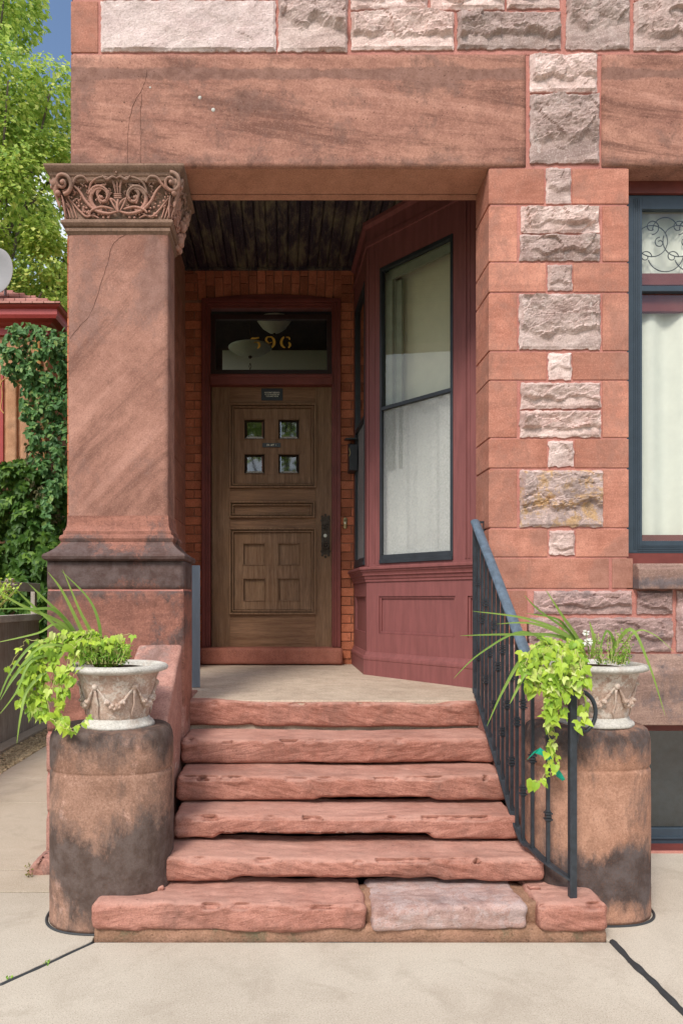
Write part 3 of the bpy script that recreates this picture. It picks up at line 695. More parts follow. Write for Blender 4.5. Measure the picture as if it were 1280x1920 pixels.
def curve(fx, pts, rad, out=.016, n=14):
    pp = []
    for k in range(len(pts) - 1):
        p0 = pts[max(k - 1, 0)]; p1 = pts[k]; p2 = pts[k + 1]; p3 = pts[min(k + 2, len(pts) - 1)]
        for i in range(n // 2):
            t = i / (n // 2)
            pp.append(tuple(.5 * ((2 * p1[c]) + (-p0[c] + p2[c]) * t + (2 * p0[c] - 5 * p1[c] + 4 * p2[c] - p3[c]) * t * t + (-p0[c] + 3 * p1[c] - 3 * p2[c] + p3[c]) * t ** 3) for c in (0, 1)))
    pp.append(pts[-1]); L = len(pp)
    ca.tube([fx(x, y, out) for x, y in pp], [rad * 1.1 * (.35 + .65 * math.sin(math.pi * (.12 + .85 * i / L))) for i in range(L)], 6)
def carve(fx, c0):
    for s in (1, -1):
        X = lambda d: c0 + s * d
        spiral(fx, X(31), 367, 25, 1.35, math.pi / 2 * (1), .0135, .012, -s)
        for q_, rr in ((24, .010), (18, .008)): spiral(fx, X(31), 368, q_, .55, (-.2 if s > 0 else math.pi + .2), rr * .8, .02, -s, 16, 9)
        ca.ball(fx(X(31), 368, .022), .010, 8, 6)
        spiral(fx, X(101), 347, 18, 1.5, math.pi / 2 + 3.1 * (s > 0), .012, .03, s)
        ca.ball(fx(X(101), 348, .045), .013, 8, 6)
        curve(fx, [(X(1), 392), (X(20), 396), (X(42), 391), (X(60), 376), (X(72), 358), (X(86), 346)], .009, .02)
        curve(fx, [(X(10), 389), (X(30), 385), (X(48), 390), (X(54), 396)], .007, .026)
        curve(fx, [(X(3), 352), (X(10), 341), (X(28), 337), (X(48), 345), (X(54), 362), (X(48), 374)], .0065, .018)
        curve(fx, [(X(54), 345), (X(62), 337), (X(74), 338), (X(82), 346), (X(92), 355), (X(104), 358)], .008, .022)
        curve(fx, [(X(38), 403), (X(50), 398), (X(62), 400), (X(76), 388), (X(86), 376), (X(98), 364)], .006, .010)
        for k_ in range(46):      # small ragged leaf curls filling the ground of the carving
            px_ = 12 + 88 * rnd.random(); py_ = 343 + 56 * rnd.random(); a0_ = rnd.uniform(0, 6.3); r0_ = rnd.uniform(2.2, 5.0)
            if px_ > 70 and py_ > 385: continue
            ca.tube([fx(X(px_ + r0_ * (1 - t_ / 7) * math.cos(a0_ + t_ * .7)), py_ + r0_ * (1 - t_ / 7) * math.sin(a0_ + t_ * .7), .004 + .0025 * t_) for t_ in range(6)], [.0045, .0052, .005, .0045, .004, .003], 5)
        for k_ in range(9):       # leafy curls along the scroll
            t = k_ / 8; px_ = 20 + 74 * t; py_ = 402 - 36 * t ** 1.6 + 2 * math.sin(k_ * 2.3)
            ca.ball(fx(X(px_), py_, .010), .009, 6, 5, (1, .8, .8)); ca.ball(fx(X(px_ + 3), py_ - 5, .016), .006, 6, 4)
        for k_ in range(4): curve(fx, [(X(80 + k_ * 6), 402), (X(84 + k_ * 6), 390), (X(88 + k_ * 6.5), 378), (X(96 + k_ * 5), 366)], .0045, .004)
        for k_ in range(7): ca.ball(fx(X(57 + 4 * (k_ % 4) + rnd.uniform(-3, 3)), 341 + 9 * rnd.random(), .012), .006, 6, 4)
        curve(fx, [(X(0), 384), (X(6), 375), (X(14), 371), (X(10), 380), (X(3), 392)], .006, .024)
        curve(fx, [(X(0), 340), (X(8), 338), (X(18), 342), (X(26), 336)], .007, .028)
        for k_ in range(5): curve(fx, [(X(20 + k_ * 2.6), 348 + k_ * 2), (X(32 + k_ * 1.5), 350 + k_ * 3.2), (X(40 - k_), 362 + k_ * 3), (X(33), 375 + k_)], .0045, .022)
    for k_ in range(3): ca.tube([fx(c0 - 7, 364 + k_ * 3, .03), fx(c0 + 7, 364 + k_ * 3, .03)], .004, 6)
    for k_ in range(3): curve(fx, [(c0 + (k_ - 1) * 4, 362), (c0 + (k_ - 1) * 6, 350), (c0 + (k_ - 1) * 9, 343)], .005, .022)
    curve(fx, [(c0, 395), (c0 - 2, 385), (c0, 372)], .008, .028)
    for k_ in range(-10, 11): ca.ball(fx(c0 + 4 * k_ + (32 if k_ > 0 else -32 if k_ < 0 else 0), 333.5, .012), .0065, 6, 4)
    for k_ in range(5):
        a = k_ * 2 * math.pi / 5 + .3; q_ = fx(c0 + 5.5 * math.cos(a), 325 + 5.5 * math.sin(a), .03); ca.ball(q_, .008, 6, 5)
    ca.ball(fx(c0, 325, .038), .007, 6, 5)
carve(FP, 221)
# the side facing the doorway: same carving, squeezed on the narrow face
def FS(px, py, out=0.0):
    z = WZ(py, Dk); y = (px - 221) / 112 * .19 + .14; return Vector((colX1 + bell(z) + out, y, z))
carve(FS, 221)
def FL(px, py, out=0.0):
    z = WZ(py, Dk); y = (px - 221) / 112 * .19 + .14; return Vector((colX0 - bell(z) - out, y, z))
carve(FL, 221)
for sx in (1, -1):            # corner volutes and hanging leaves
    xx = colX1 + .045 if sx > 0 else colX0 - .045
    for k_ in range(3): ca.tube([(xx + sx * .02 * math.sin(t * .5) * (1 - .2 * k_), -.045 - .02 * math.cos(t * .55), WZ(340 + 3 * k_ + t * 5.6, Dk)) for t in range(8)], [.016 - .0016 * t for t in range(8)], 7)
    ca.ball((xx + sx * .012, -.055, WZ(345, Dk)), .03, 10, 8); ca.ball((xx, -.05, WZ(362, Dk)), .018, 8, 6)
for k_ in range(60):          # ragged acanthus on the inner rear corner
    t = rnd.random(); ca.ball((colX1 + .02 + .05 * (1 - t) + rnd.uniform(-.02, .02), .27 + rnd.uniform(-.06, .02), WZ(352 + 70 * t, Dk) + .0), rnd.uniform(.012, .026), 6, 5, (1, .7, 1.2))
ca.build('carved_scrollwork', M_capital, cs, smooth=True)

# ---- porch interior
ZC = 4.66
XLW = -.914
YL0 = 5.8 + YC
ps = MB()
zz = 0.9
hts = [.30, .18, .34, .18, .34, .18, .34, .18, .34, .18, .34, .18, .34, .18, .34]
for i, h_ in enumerate(hts):
    if zz > 4.2: break
    ps.box(XLW - .5, XLW, YL0, YB - .002, zz, min(zz + h_ - .006, 4.24)); zz += h_
ps.build('side_pier', M_ashlar, house, bevel=.004)
pb = MB(); pb.box(XLW - .49, XLW - .006, YL0 + .008, YB - .003, .5, 4.24); pb.build('side_pier_core', M_mortar, house)
sb = MB(); sb.box(XLW - .3, XLW - .003, WT + .06, YB - .004, 4.243, ZC + .1); sb.build('side_beam', M_soffit, house)
ce = MB(); x = -1.25; bwid = .0925
while x < 2.0:
    ce.box(x + .007, x + bwid - .007, WT + .062, YB + .1, ZC, ZC + .025); ce.box(x + .040, x + .048, WT + .062, YB + .1, ZC - .004, ZC); x += bwid
ce.box(-1.25, 2.0, WT + .062, YB + .1, ZC + .022, ZC + .06); ce.box(-1.0, .8, YB - .03, YB - .004, ZC - .022, ZC - .001); ce.build('porch_ceiling', M_ceil, house, bevel=.003)
# rear brick wall with the doorway
def bricks(mb, x0, x1, z0, z1, Yf, lx=.205, hz=.077, r=random.Random(2), dep=.04):
    z = z0; row = 0
    while z < z1 - .02:
        x = x0 - (lx / 2 if row % 2 else 0)
        while x < x1:
            a = max(x, x0) + .004; b_ = min(x + lx, x1) - .004
            if b_ - a > .02: mb.box(a, b_, Yf + r.uniform(-.004, .003), Yf + dep, z + .004, min(z + hz, z1) - .004)
            x += lx
        z += hz; row += 1
dx0, dx1 = WX(380, DB), WX(638, DB)
zar = WZ(563, DB)
bb = MB(); bricks(bb, XLW - .02, dx0, .9, zar, YB, hz=.084); bricks(bb, dx1, WX(664, DB), .9, ZC, YB, hz=.084); bricks(bb, XLW - .02, WX(371, DB), zar, ZC, YB, hz=.084)
rr_ = random.Random(9); n = 17; xa_, xb_ = WX(372, DB), WX(640, DB)
for i in range(n):
    a = xa_ + (xb_ - xa_) * i / n; b_ = xa_ + (xb_ - xa_) * (i + 1) / n; mid = ((a + b_) / 2 - (xa_ + xb_) / 2) / ((xb_ - xa_) / 2)
    zb = WZ(563, DB) + .045 * (1 - mid * mid); tilt = mid * .012; sp = zb + (.12 if i % 2 else .19)
    for (p, q_) in ((zb, sp), (sp, ZC)):
        t0 = tilt * (p - zb) / .25; t1 = tilt * (q_ - zb) / .25; yy = YB + rr_.uniform(-.004, .003)
        bb.prism([(a + .003 + t0, yy, p + .003), (b_ - .003 + t0, yy, p + .003), (b_ - .003 + t1, yy, q_ - .003), (a + .003 + t1, yy, q_ - .003)], (0, .05, 0))
bb.build('brick_wall', M_brick, house, bevel=.002, seg=1)
bc = MB(); bc.box(-2.0, dx0 - .001, YB + .012, YB + .2, 0, ZC + .1); bc.box(dx1 + .001, .80, YB + .012, YB + .2, 0, ZC + .1); bc.box(dx0 - .001, dx1 + .001, YB + .012, YB + .2, zar + .04, ZC + .1)
bc.build('brick_mortar', M_bmortar, house)
lbk = MB(); x_l = WX(125.5, DB)
bricks(lbk, x_l, -.95, 0, 4.98, YB + .004, hz=.084, dep=.28)
lbk.box(x_l + .006, -.96, YB + .010, YB + .29, 0, 4.97)
lbk.build('outer_brick_wall', M_brick, house, bevel=.002, seg=1)
# door frame
Yfr = YB - .02
df = MB(); fx0, fx1 = WX(379, DB), WX(638, DB); fz0 = WZ(1213, DB); fz1 = WZ(562, DB)
def framebars(mb, x0, x1, z0, z1, w, y0, y1, bottom=False):
    mb.box(x0, x0 + w, y0, y1, z0, z1); mb.box(x1 - w, x1, y0, y1, z0, z1); mb.box(x0 + w, x1 - w, y0, y1, z1 - w, z1)
    if bottom: mb.box(x0 + w, x1 - w, y0, y1, z0, z0 + w)
framebars(df, fx0, fx1, fz0, fz1, .035, Yfr - .015, Yfr + .1)
framebars(df, fx0 + .035, fx1 - .035, fz0, fz1 - .035, .022, Yfr + .002, Yfr + .1)
framebars(df, fx0 + .057, fx1 - .057, fz0, fz1 - .057, .022, Yfr + .018, Yfr + .1)
df.box(fx0 + .079, fx1 - .079, Yfr + .0, Yfr + .1, WZ(722, DB), WZ(702, DB)); df.box(fx0 + .079, fx1 - .079, Yfr - .012, Yfr + .02, WZ(710, DB), WZ(704, DB))
df.prism([(fx0, Yfr + .0, fz1), (fx1, Yfr, fz1), ((fx1 * 2 + fx0) / 3 + .1, Yfr, fz1 + .035), ((fx0 + fx1) / 2, Yfr, fz1 + .045), ((fx0 * 2 + fx1) / 3 - .1, Yfr, fz1 + .035)], (0, .1, 0))
dfo = df.build('door_frame', M_frame, house, bevel=.003)
tr = MB(); framebars(tr, fx0 + .079, fx1 - .079, WZ(701, DB), WZ(588, DB), .045, Yfr + .035, Yfr + .08, True); tro = tr.build('transom_frame', simple('transom_black', (.03, .012, .012), .5), dfo, bevel=.003)
tg = MB(); tg.poly([(fx0 + .12, Yfr + .06, WZ(695, DB)), (fx1 - .12, Yfr + .06, WZ(695, DB)), (fx1 - .12, Yfr + .06, WZ(592, DB)), (fx0 + .12, Yfr + .06, WZ(592, DB))]); tg.build('transom_pane', M_glass, dfo)
# numerals, painted on the glass (stencilled, thin strokes lost)
nm = MB(); Dn = DB + .038; s55 = 1 / 5.818
def NP(x, y): return (WX(400 + x * s55, Dn), Dn + YC, WZ(585 + y * s55, Dn))
def stroke(pts, ws):
    L = []; Rr = []
    for i, (x, y) in enumerate(pts):
        a = pts[max(i - 1, 0)]; b_ = pts[min(i + 1, len(pts) - 1)]; tx, ty = b_[0] - a[0], b_[1] - a[1]; l = math.hypot(tx, ty) or 1
        nx_, ny_ = -ty / l * ws[i], tx / l * ws[i]; L.append(NP(x + nx_, y + ny_)); Rr.append(NP(x - nx_, y - ny_))
    for i in range(len(pts) - 1): nm.poly([L[i], L[i + 1], Rr[i + 1], Rr[i]])
def ell(cx, cy, rx, ry, a0, a1, wmax, wmin, n=16):
    pts, ws = [], []
    for i in range(n + 1):
        a = R(a0 + (a1 - a0) * i / n); pts.append((cx + rx * math.cos(a), cy + ry * math.sin(a))); ws.append(wmin + (wmax - wmin) * abs(math.cos(a)))
    stroke(pts, ws)
stroke([(408, 296), (425, 286), (455, 288), (500, 280)], [5, 10, 10, 7]); ell(470, 362, 32, 34, -110, 75, 13, 4); stroke([(440, 332), (470, 327)], [3, 6])
ell(607, 300, 32, 30, 100, 300, 12, 5); ell(612, 330, 52, 62, -80, 62, 14, 5); ell(607, 322, 30, 16, 20, 120, 5, 4)
ell(790, 330, 50, 60, -110, -262, 14, 5); ell(800, 358, 36, 32, -60, 65, 12, 4); ell(806, 292, 24, 18, -120, 30, 9, 5)
nm.build('numerals', M_gold, dfo)
# hall behind the door
hr = MB(); hr.box(WX(417, 8.83), 1.0, YB + 2.3, YB + 2.32, 1, WZ(650, 8.83)); h1 = hr.build('hall_wall', M_white, house)
hr = MB(); hr.box(-1.6, 1.2, YB + 2.9, YB + 2.92, 1, 6.0); hr.box(1.2, 1.22, YB + .2, YB + 2.9, 1, 6); hr.box(-1.6, 1.2, YB + .22, YB + 2.9, 4.72, 4.74); hr.box(-1.6, 1.2, YB + .2, YB + 2.9, .9, .93); hr.build('hall_shell', M_darkroom, house)  # left wall left out so sky light brightens the hall
# door sill
rough_box(fx0 - .01, fx1 + .01, Yfr - .10, YB + .15, WZ(1246, 6.43), fz0 - .002, .03, .012, .004, 5, 8).build('door_sill', M_sill, house, smooth=True)
q = MB(); q.box(fx0 + .02, fx1 - .02, YB + .115, YB + .13, WZ(1225, DB), WZ(712, DB)); q.build('added_door_light_block', M_darkroom, house)  # unseen dark sheet added to stop light leaking round the door
# ---- the door
DD = DB + .06; YD = DD + YC
def X_(p): return WX(p, DD)
def Z_(p): return WZ(p, DD)
d = MB(); d.box(X_(397), X_(431), YD, YD + .045, Z_(1213), Z_(722)); d.box(X_(591), X_(623), YD, YD + .045, Z_(1213), Z_(722))
door = d.build('door', M_door, house, bevel=.002)
d = MB()
for a, b_ in ((722, 757), (915, 940), (970, 990), (1152, 1213)): MB().box(X_(431), X_(591), YD + .001, YD + .045, Z_(b_), Z_(a)).build('door_rail', M_doorh, door, bevel=.002)
def pframe(x0, x1, y0, y1):
    mb = MB()
    for (o, w, yy) in ((0, 3.2, -.028), (3.2, 2.2, .002), (5.4, 2.5, -.014), (7.9, 1.8, .014)):
        xs = [X_(x0 + o), X_(x0 + o + w), X_(x1 - o - w), X_(x1 - o)]; zs = [Z_(y1 - o), Z_(y1 - o - w), Z_(y0 + o + w), Z_(y0 + o)]
        mb.lattice(xs, zs, lambda i, j: not (i == 1 and j == 1), YD + yy, YD + .04)
    return mb
for q_ in ((430, 592, 757, 915), (430, 590, 940, 971), (430, 592, 990, 1152)): pframe(*q_).build('panel_moulding', M_door, door, bevel=.001, seg=1)
for nm_, (xs, zs) in (('upper_panel', ([439, 457, 497, 521, 562, 583], [906, 889, 850, 824, 785, 766])), ('lower_panel', ([439, 455, 497, 521, 562, 583], [1143, 1127, 1084, 1060, 1018, 999]))):
    mb = MB(); mb.lattice([X_(a) for a in xs], [Z_(a) for a in zs], lambda i, j: not (i in (1, 3) and j in (1, 3)), YD + .008, YD + .04)
    for i in (1, 3):
        for j in (1, 3):
            x0, x1, z0, z1 = X_(xs[i]), X_(xs[i + 1]), Z_(zs[j]), Z_(zs[j + 1]); t = .007
            mb.lattice([x0, x0 + t, x1 - t, x1], [z0, z0 + t, z1 - t, z1], lambda a, b_: not (a == 1 and b_ == 1), YD + .002, YD + .03)
            if nm_ == 'lower_panel': mb.box(x0, x1, YD + .028, YD + .04, z0, z1)
    mb.build(nm_, M_door, door, bevel=.001, seg=1)
    if nm_ == 'upper_panel':
        for i in (1, 3):
            for j in (1, 3):
                x0, x1, z0, z1 = X_(xs[i]), X_(xs[i + 1]), Z_(zs[j]), Z_(zs[j + 1]); x0 += .006; x1 -= .006; z0 += .006; z1 -= .006; t = .026; yy = YD + .03
                P0 = [(x0, yy, z0), (x1, yy, z0), (x1, yy, z1), (x0, yy, z1)]; P1 = [(x0 + t, yy - .008, z0 + t), (x1 - t, yy - .008, z0 + t), (x1 - t, yy - .008, z1 - t), (x0 + t, yy - .008, z1 - t)]
                gmb = MB(); gmb.poly(P1)
                for k in range(4): gmb.poly([P0[k], P0[(k + 1) % 4], P1[(k + 1) % 4], P1[k]])
                gmb.build('bevelled_lite', M_glassd, door)
mb = MB(); mb.box(X_(439), X_(583), YD + .012, YD + .035, Z_(962), Z_(949)); mb.box(X_(439), X_(583), YD + .024, YD + .034, Z_(965), Z_(946)); mb.build('middle_panel', M_doorh, door, bevel=.002)
def text(body, x, y, z, size, m, parent, name='lettering', sx=1.0):
    cu_ = bpy.data.curves.new(name, 'FONT'); cu_.body = body; cu_.size = size; cu_.align_x = 'CENTER'; cu_.align_y = 'CENTER'; cu_.extrude = .0006; cu_.offset = size * .012
    t_ = bpy.data.objects.new(name, cu_); col.objects.link(t_); dg = bpy.context.evaluated_depsgraph_get(); me = bpy.data.meshes.new_from_object(t_.evaluated_get(dg))
    bpy.data.objects.remove(t_)
    M_ = Matrix.Translation((x, y, z)) @ Matrix.Rotation(R(90), 4, 'X') @ Matrix.Diagonal((sx, 1, 1, 1)); me.transform(M_)
    return link_obj(name, me, m, parent)
mb = MB(); mb.box(X_(490), X_(530), YD - .006, YD, Z_(751), Z_(729)); mb.build('plaque', M_plaque, door)
for t_, yy in (('FOR SUMMIT RESIDENTS', 736.5), ('GO TO OR ENTER THIS', 740), ('THE SUMMIT DOOR', 743.5)): text(t_, X_(510), YD - .0068, Z_(yy), .0155, M_label, door, sx=.85)
mb = MB(); mb.box(X_(492), X_(526), YD - .004, YD + .004, Z_(838.5), Z_(831)); mb.build('name_strip', M_plaque, door)
text('596  APT  1', X_(509), YD - .005, Z_(834.7), .024, M_label, door, sx=.8)
# lock plate
mb = MB(); x0, x1 = X_(601), X_(619.5); mb.box(x0 + .006, x1 - .006, YD - .004, YD, Z_(1040), Z_(968))
for (cx, cy) in ((604, 969), (610, 966), (616, 969), (603, 976), (617, 976), (604, 1041), (610, 1044), (616, 1041), (603, 1034), (617, 1034)): mb.ball((X_(cx), YD - .003, Z_(cy)), .014, 8, 5, (1, .35, 1))
for k in range(14): a = k * .9; mb.ball((X_(610 + 5 * math.cos(a)), YD - .006, Z_(982 + 1.0 * k * .9)), .007, 6, 4)
mb.build('lock_plate', M_bronze, door, bevel=.001)
mb = MB(); mb.tube([(X_(610), YD - .06, Z_(1023)), (X_(610), YD, Z_(1023))], [.012, .012], 10); mb.tube(arc(X_(610), Z_(1023), .027, 0, 360, YD - .06, 20), .009, 8, cap=False); mb.ball((X_(610), YD - .06, Z_(1023)), .012, 10, 8, (1, .6, 1))
for k in range(4): a = k * math.pi / 2 + .4; mb.tube([(X_(610), YD - .062, Z_(1023)), (X_(610) + .027 * math.cos(a), YD - .062, Z_(1023) + .027 * math.sin(a))], .004, 6)
mb.build('door_knob', M_bronze, door, smooth=True)
mb = MB(); mb.tube([(X_(609.5), YD - .014, Z_(1004.5)), (X_(609.5), YD, Z_(1004.5))], [.017, .019], 14); mb.build('deadbolt', M_steel, door, bevel=.002)

# hall lamps seen through the transom
def lamp(px, py, D, r, label, drop, q=1.0):
    c_ = W(px, py, D); t_ = thing('pendant_lamp', (c_.x, c_.y, c_.z - drop), label, 'lamp', 'hall lamps behind the transom')
    mb = MB(); mb.lathe([(.02, -r * .62 * q), (r * .35, -r * .54 * q), (r * .7, -r * .34 * q), (r * .92, -r * .10 * q), (r, 0), (r * .96, .004), (r * .86, -r * .08 * q), (.02, -r * .4 * q)], tuple(c_), 32)
    mb.build('shade', simple('frosted_lamp_glass', (.50, .52, .42), .4, .4, var=.08), t_, smooth=True)
    mb = MB(); mb.tube([(c_.x, c_.y, c_.z - r * .45), (c_.x, c_.y, c_.z + .5)], .008, 6); mb.ball((c_.x, c_.y, c_.z - r * .66 * q), r * .09, 8, 6)
    mb.tube([(c_.x, c_.y, c_.z - r * .7), (c_.x + .012, c_.y, c_.z - r * .85), (c_.x, c_.y, c_.z - r * 1.0), (c_.x - .012, c_.y, c_.z - r * .85), (c_.x, c_.y, c_.z - r * .7)], .004, 5)
    mb.build('rod', M_bronze, t_)
lamp(514, 600, 7.4, .185, 'frosted bowl lamp hanging at the top of the transom window', .12, 1.25)
lamp(469, 652, 7.9, .25, 'wide shallow bowl lamp with a hook finial seen low in the transom window', .25, .62)

# ---- bay window inside the porch
A = Vector(((687 - CX) / FPX * 5.75, 5.75 + YC, 0)); K = .85
u = Vector((K, -1, 0)).normalized(); nrm = Vector((-u.y, u.x, 0)); nrm = -Vector((1, K, 0)).normalized()
if nrm.dot(Vector((-1, -1, 0))) < 0: nrm = -nrm
MBAY = Matrix(((u.x, -nrm.x, 0, A.x), (u.y, -nrm.y, 0, A.y), (0, 0, 1, 0), (0, 0, 0, 1)))   # local x along face, local y inwards
def bs(px):
    r = (px - CX) / FPX; D = (A.x + K * 5.75) / (r + K); return (5.75 - D) * math.hypot(K, 1)
Lb = (5.75 - 4.52) * math.hypot(K, 1)
bayb = MB(); zf = .90
wx0, wx1 = bs(712), bs(849); wz1, wz0 = 4.235, 1.835
# main boards around the opening, sill line 1.81
bayb.lattice([0, wx0, wx1, Lb], [1.80, wz0, wz1, ZC], lambda i, j: not (i == 1 and j == 1), 0, .06, MBAY)
# lower skirt with recessed panels
p0, p1, p2 = bs(710), bs(853), bs(876)
bayb.lattice([0, p0, p1, p2, Lb - .02, Lb], [zf, 1.267, 1.57, 1.80], lambda i, j: not (i in (1, 3) and j == 1), .0, .05, MBAY)
bayb.box(p0 - .01, Lb - .005, .022, .05, 1.25, 1.58, MBAY)
# narrow return face towards the brick wall (A -> C)
C_ = Vector((WX(664, DB), YB, 0)); L2 = (C_ - A).length; u2 = (C_ - A).normalized(); n2 = Vector((-u2.y, u2.x, 0)); 
if n2.x > 0: n2 = -n2
MB2 = Matrix(((u2.x, -n2.x, 0, A.x), (u2.y, -n2.y, 0, A.y), (0, 0, 1, 0), (0, 0, 0, 1)))
bayb.lattice([.0, .10, L2 - .08, L2], [1.80, wz0, wz1, ZC], lambda i, j: not (i == 1 and j == 1), 0, .06, MB2)
bayb.lattice([.0, .08, L2 - .08, L2], [zf, 1.267, 1.57, 1.80], lambda i, j: not (i == 1 and j == 1), 0, .05, MB2); bayb.box(.05, L2 - .05, .02, .05, 1.25, 1.58, MB2)
bay = bayb.build('bay_window', M_bay, house)
# mouldings following the plan C -> A -> B
def follow(mb, prof):
    B_ = A + u * Lb; m_ = (nrm + n2).normalized(); m_ = m_ / m_.dot(nrm); base = len(mb.v); k = len(prof)
    for (o, z) in prof:
        for p, q_ in ((C_ + Vector((0, .0, 0)), n2), (A, m_), (B_, nrm)): w_ = p + q_ * o; mb.v.append((w_.x, w_.y, z))
    for i in range(k - 1):
        for j in range(2):
            a = base + i * 3 + j; mb.f.append((a, a + 1, a + 4, a + 3))
def fmould(p): m_b = MB(); follow(m_b, p); m_b.build('moulding', M_bay, bay)
fmould([(-.02, 1.815), (.055, 1.812), (.062, 1.806), (.062, 1.79), (.05, 1.785), (.05, 1.775), (.04, 1.765), (.034, 1.75), (.034, 1.742), (.022, 1.735), (.018, 1.715), (.010, 1.705), (.010, 1.69), (.0, 1.688)])
fmould([(.0, 1.115), (.008, 1.112), (.012, 1.10), (.018, 1.085), (.028, 1.075), (.030, 1.062), (.030, 1.05), (.026, 1.045), (.026, .92), (.026, zf)])
fmould([(.0, 4.50), (.012, 4.495), (.012, 4.46), (.0, 4.455)]); fmould([(.0, ZC), (.03, ZC), (.03, ZC - .03), (.0, ZC - .05)])
mo = MB()
for (a, b_, c_, d_) in ((p0, p1, 1.267, 1.57), (p2, Lb - .02, 1.267, 1.57)):
    t = .018; mo.lattice([a, a + t, b_ - t, b_], [c_, c_ + t, d_ - t, d_], lambda i, j: not (i == 1 and j == 1), .010, .03, MBAY)
mo.box(bs(872), bs(872) + .012, -.008, .0, 1.84, 4.45, MBAY); mo.box(bs(877), bs(877) + .02, -.004, .0, 1.84, 4.45, MBAY); mo.box(.08, .092, -.004, 0, 1.84, 4.40, MBAY); mo.box(.012, .03, -.006, .0, 1.82, 4.45, MBAY)
mo.build('panel_trim', M_bay, bay, bevel=.003)
bf = MB(); t = .03; zm = 3.09
def bwin(mb, x0, x1, M_):
    mb.lattice([x0, x0 + t * .8, x1 - t * .8, x1], [wz0, wz0 + .07, zm - .015, zm + .015, wz1 - t, wz1], lambda i, j: not (i == 1 and j in (1, 3)), -.006, .035, M_)
    mb.box(x0, x1, -.014, -.006, wz0, wz0 + .03, M_)
bwin(bf, wx0, wx1, MBAY); bwin(bf, .10, L2 - .08, MB2); bf.build('window_frame', M_bayframe, bay, bevel=.003)
def inset(mb, x0, x1, z0, z1, y, M_): mb.poly([tuple(M_ @ Vector(p)) for p in ((x0, y, z0), (x1, y, z0), (x1, y, z1), (x0, y, z1))])
g1 = MB(); inset(g1, wx0 + .02, wx1 - .02, zm, wz1 - .02, .02, MBAY); inset(g1, .12, L2 - .1, zm, wz1 - .02, .02, MB2); g1.build('pane', M_glass, bay)
g1 = MB(); inset(g1, wx0 + .02, wx1 - .02, wz0 + .05, zm, .018, MBAY); inset(g1, .12, L2 - .1, wz0 + .05, zm, .018, MB2); g1.build('insect_screen', M_screen, bay)
# pale window reveals, curtain and room wall behind the upper glass
g1 = MB(); g1.box(wx0 + .10, wx0 + .16, .08, .10, 2.6, wz1 - .12, MBAY); g1.box(wx0 + .02, wx0 + .09, .045, .07, 2.6, wz1 - .03, MBAY); g1.box(wx0 + .02, wx1, .045, .07, wz1 - .1, wz1 - .03, MBAY); g1.box(wx0 + .02, wx0 + .1, .075, .12, 2.6, wz1 - .1, MBAY)
g1.build('window_reveal', simple('grey_olive_reveal', (.26, .29, .22), .8), bay)
g1 = MB(); g1.box(wx0 - .05, Lb, .17, .19, zm - .1, ZC, MBAY); g1.box(wx0 - .05, Lb, .19, .21, zf, zm - .1, MBAY); g1.box(.03, L2 - .03, .14, .16, zf, ZC, MB2); g1.build('bay_room_wall', M_room, bay)
cu = MB(); n = 120
for i in range(n + 1):
    x = wx0 + (wx1 - wx0) * i / n; y = .08 + .016 * math.sin(x * 24) + .006 * math.sin(x * 61)
    for z in (zf + .9, zm + .02): cu.v.append(tuple(MBAY @ Vector((x, y, z))))
for i in range(n): cu.f.append((2 * i, 2 * i + 2, 2 * i + 3, 2 * i + 1))
cu.build('curtain', simple('sheer_curtain', (.66, .68, .62), .9, .1), bay, smooth=True)

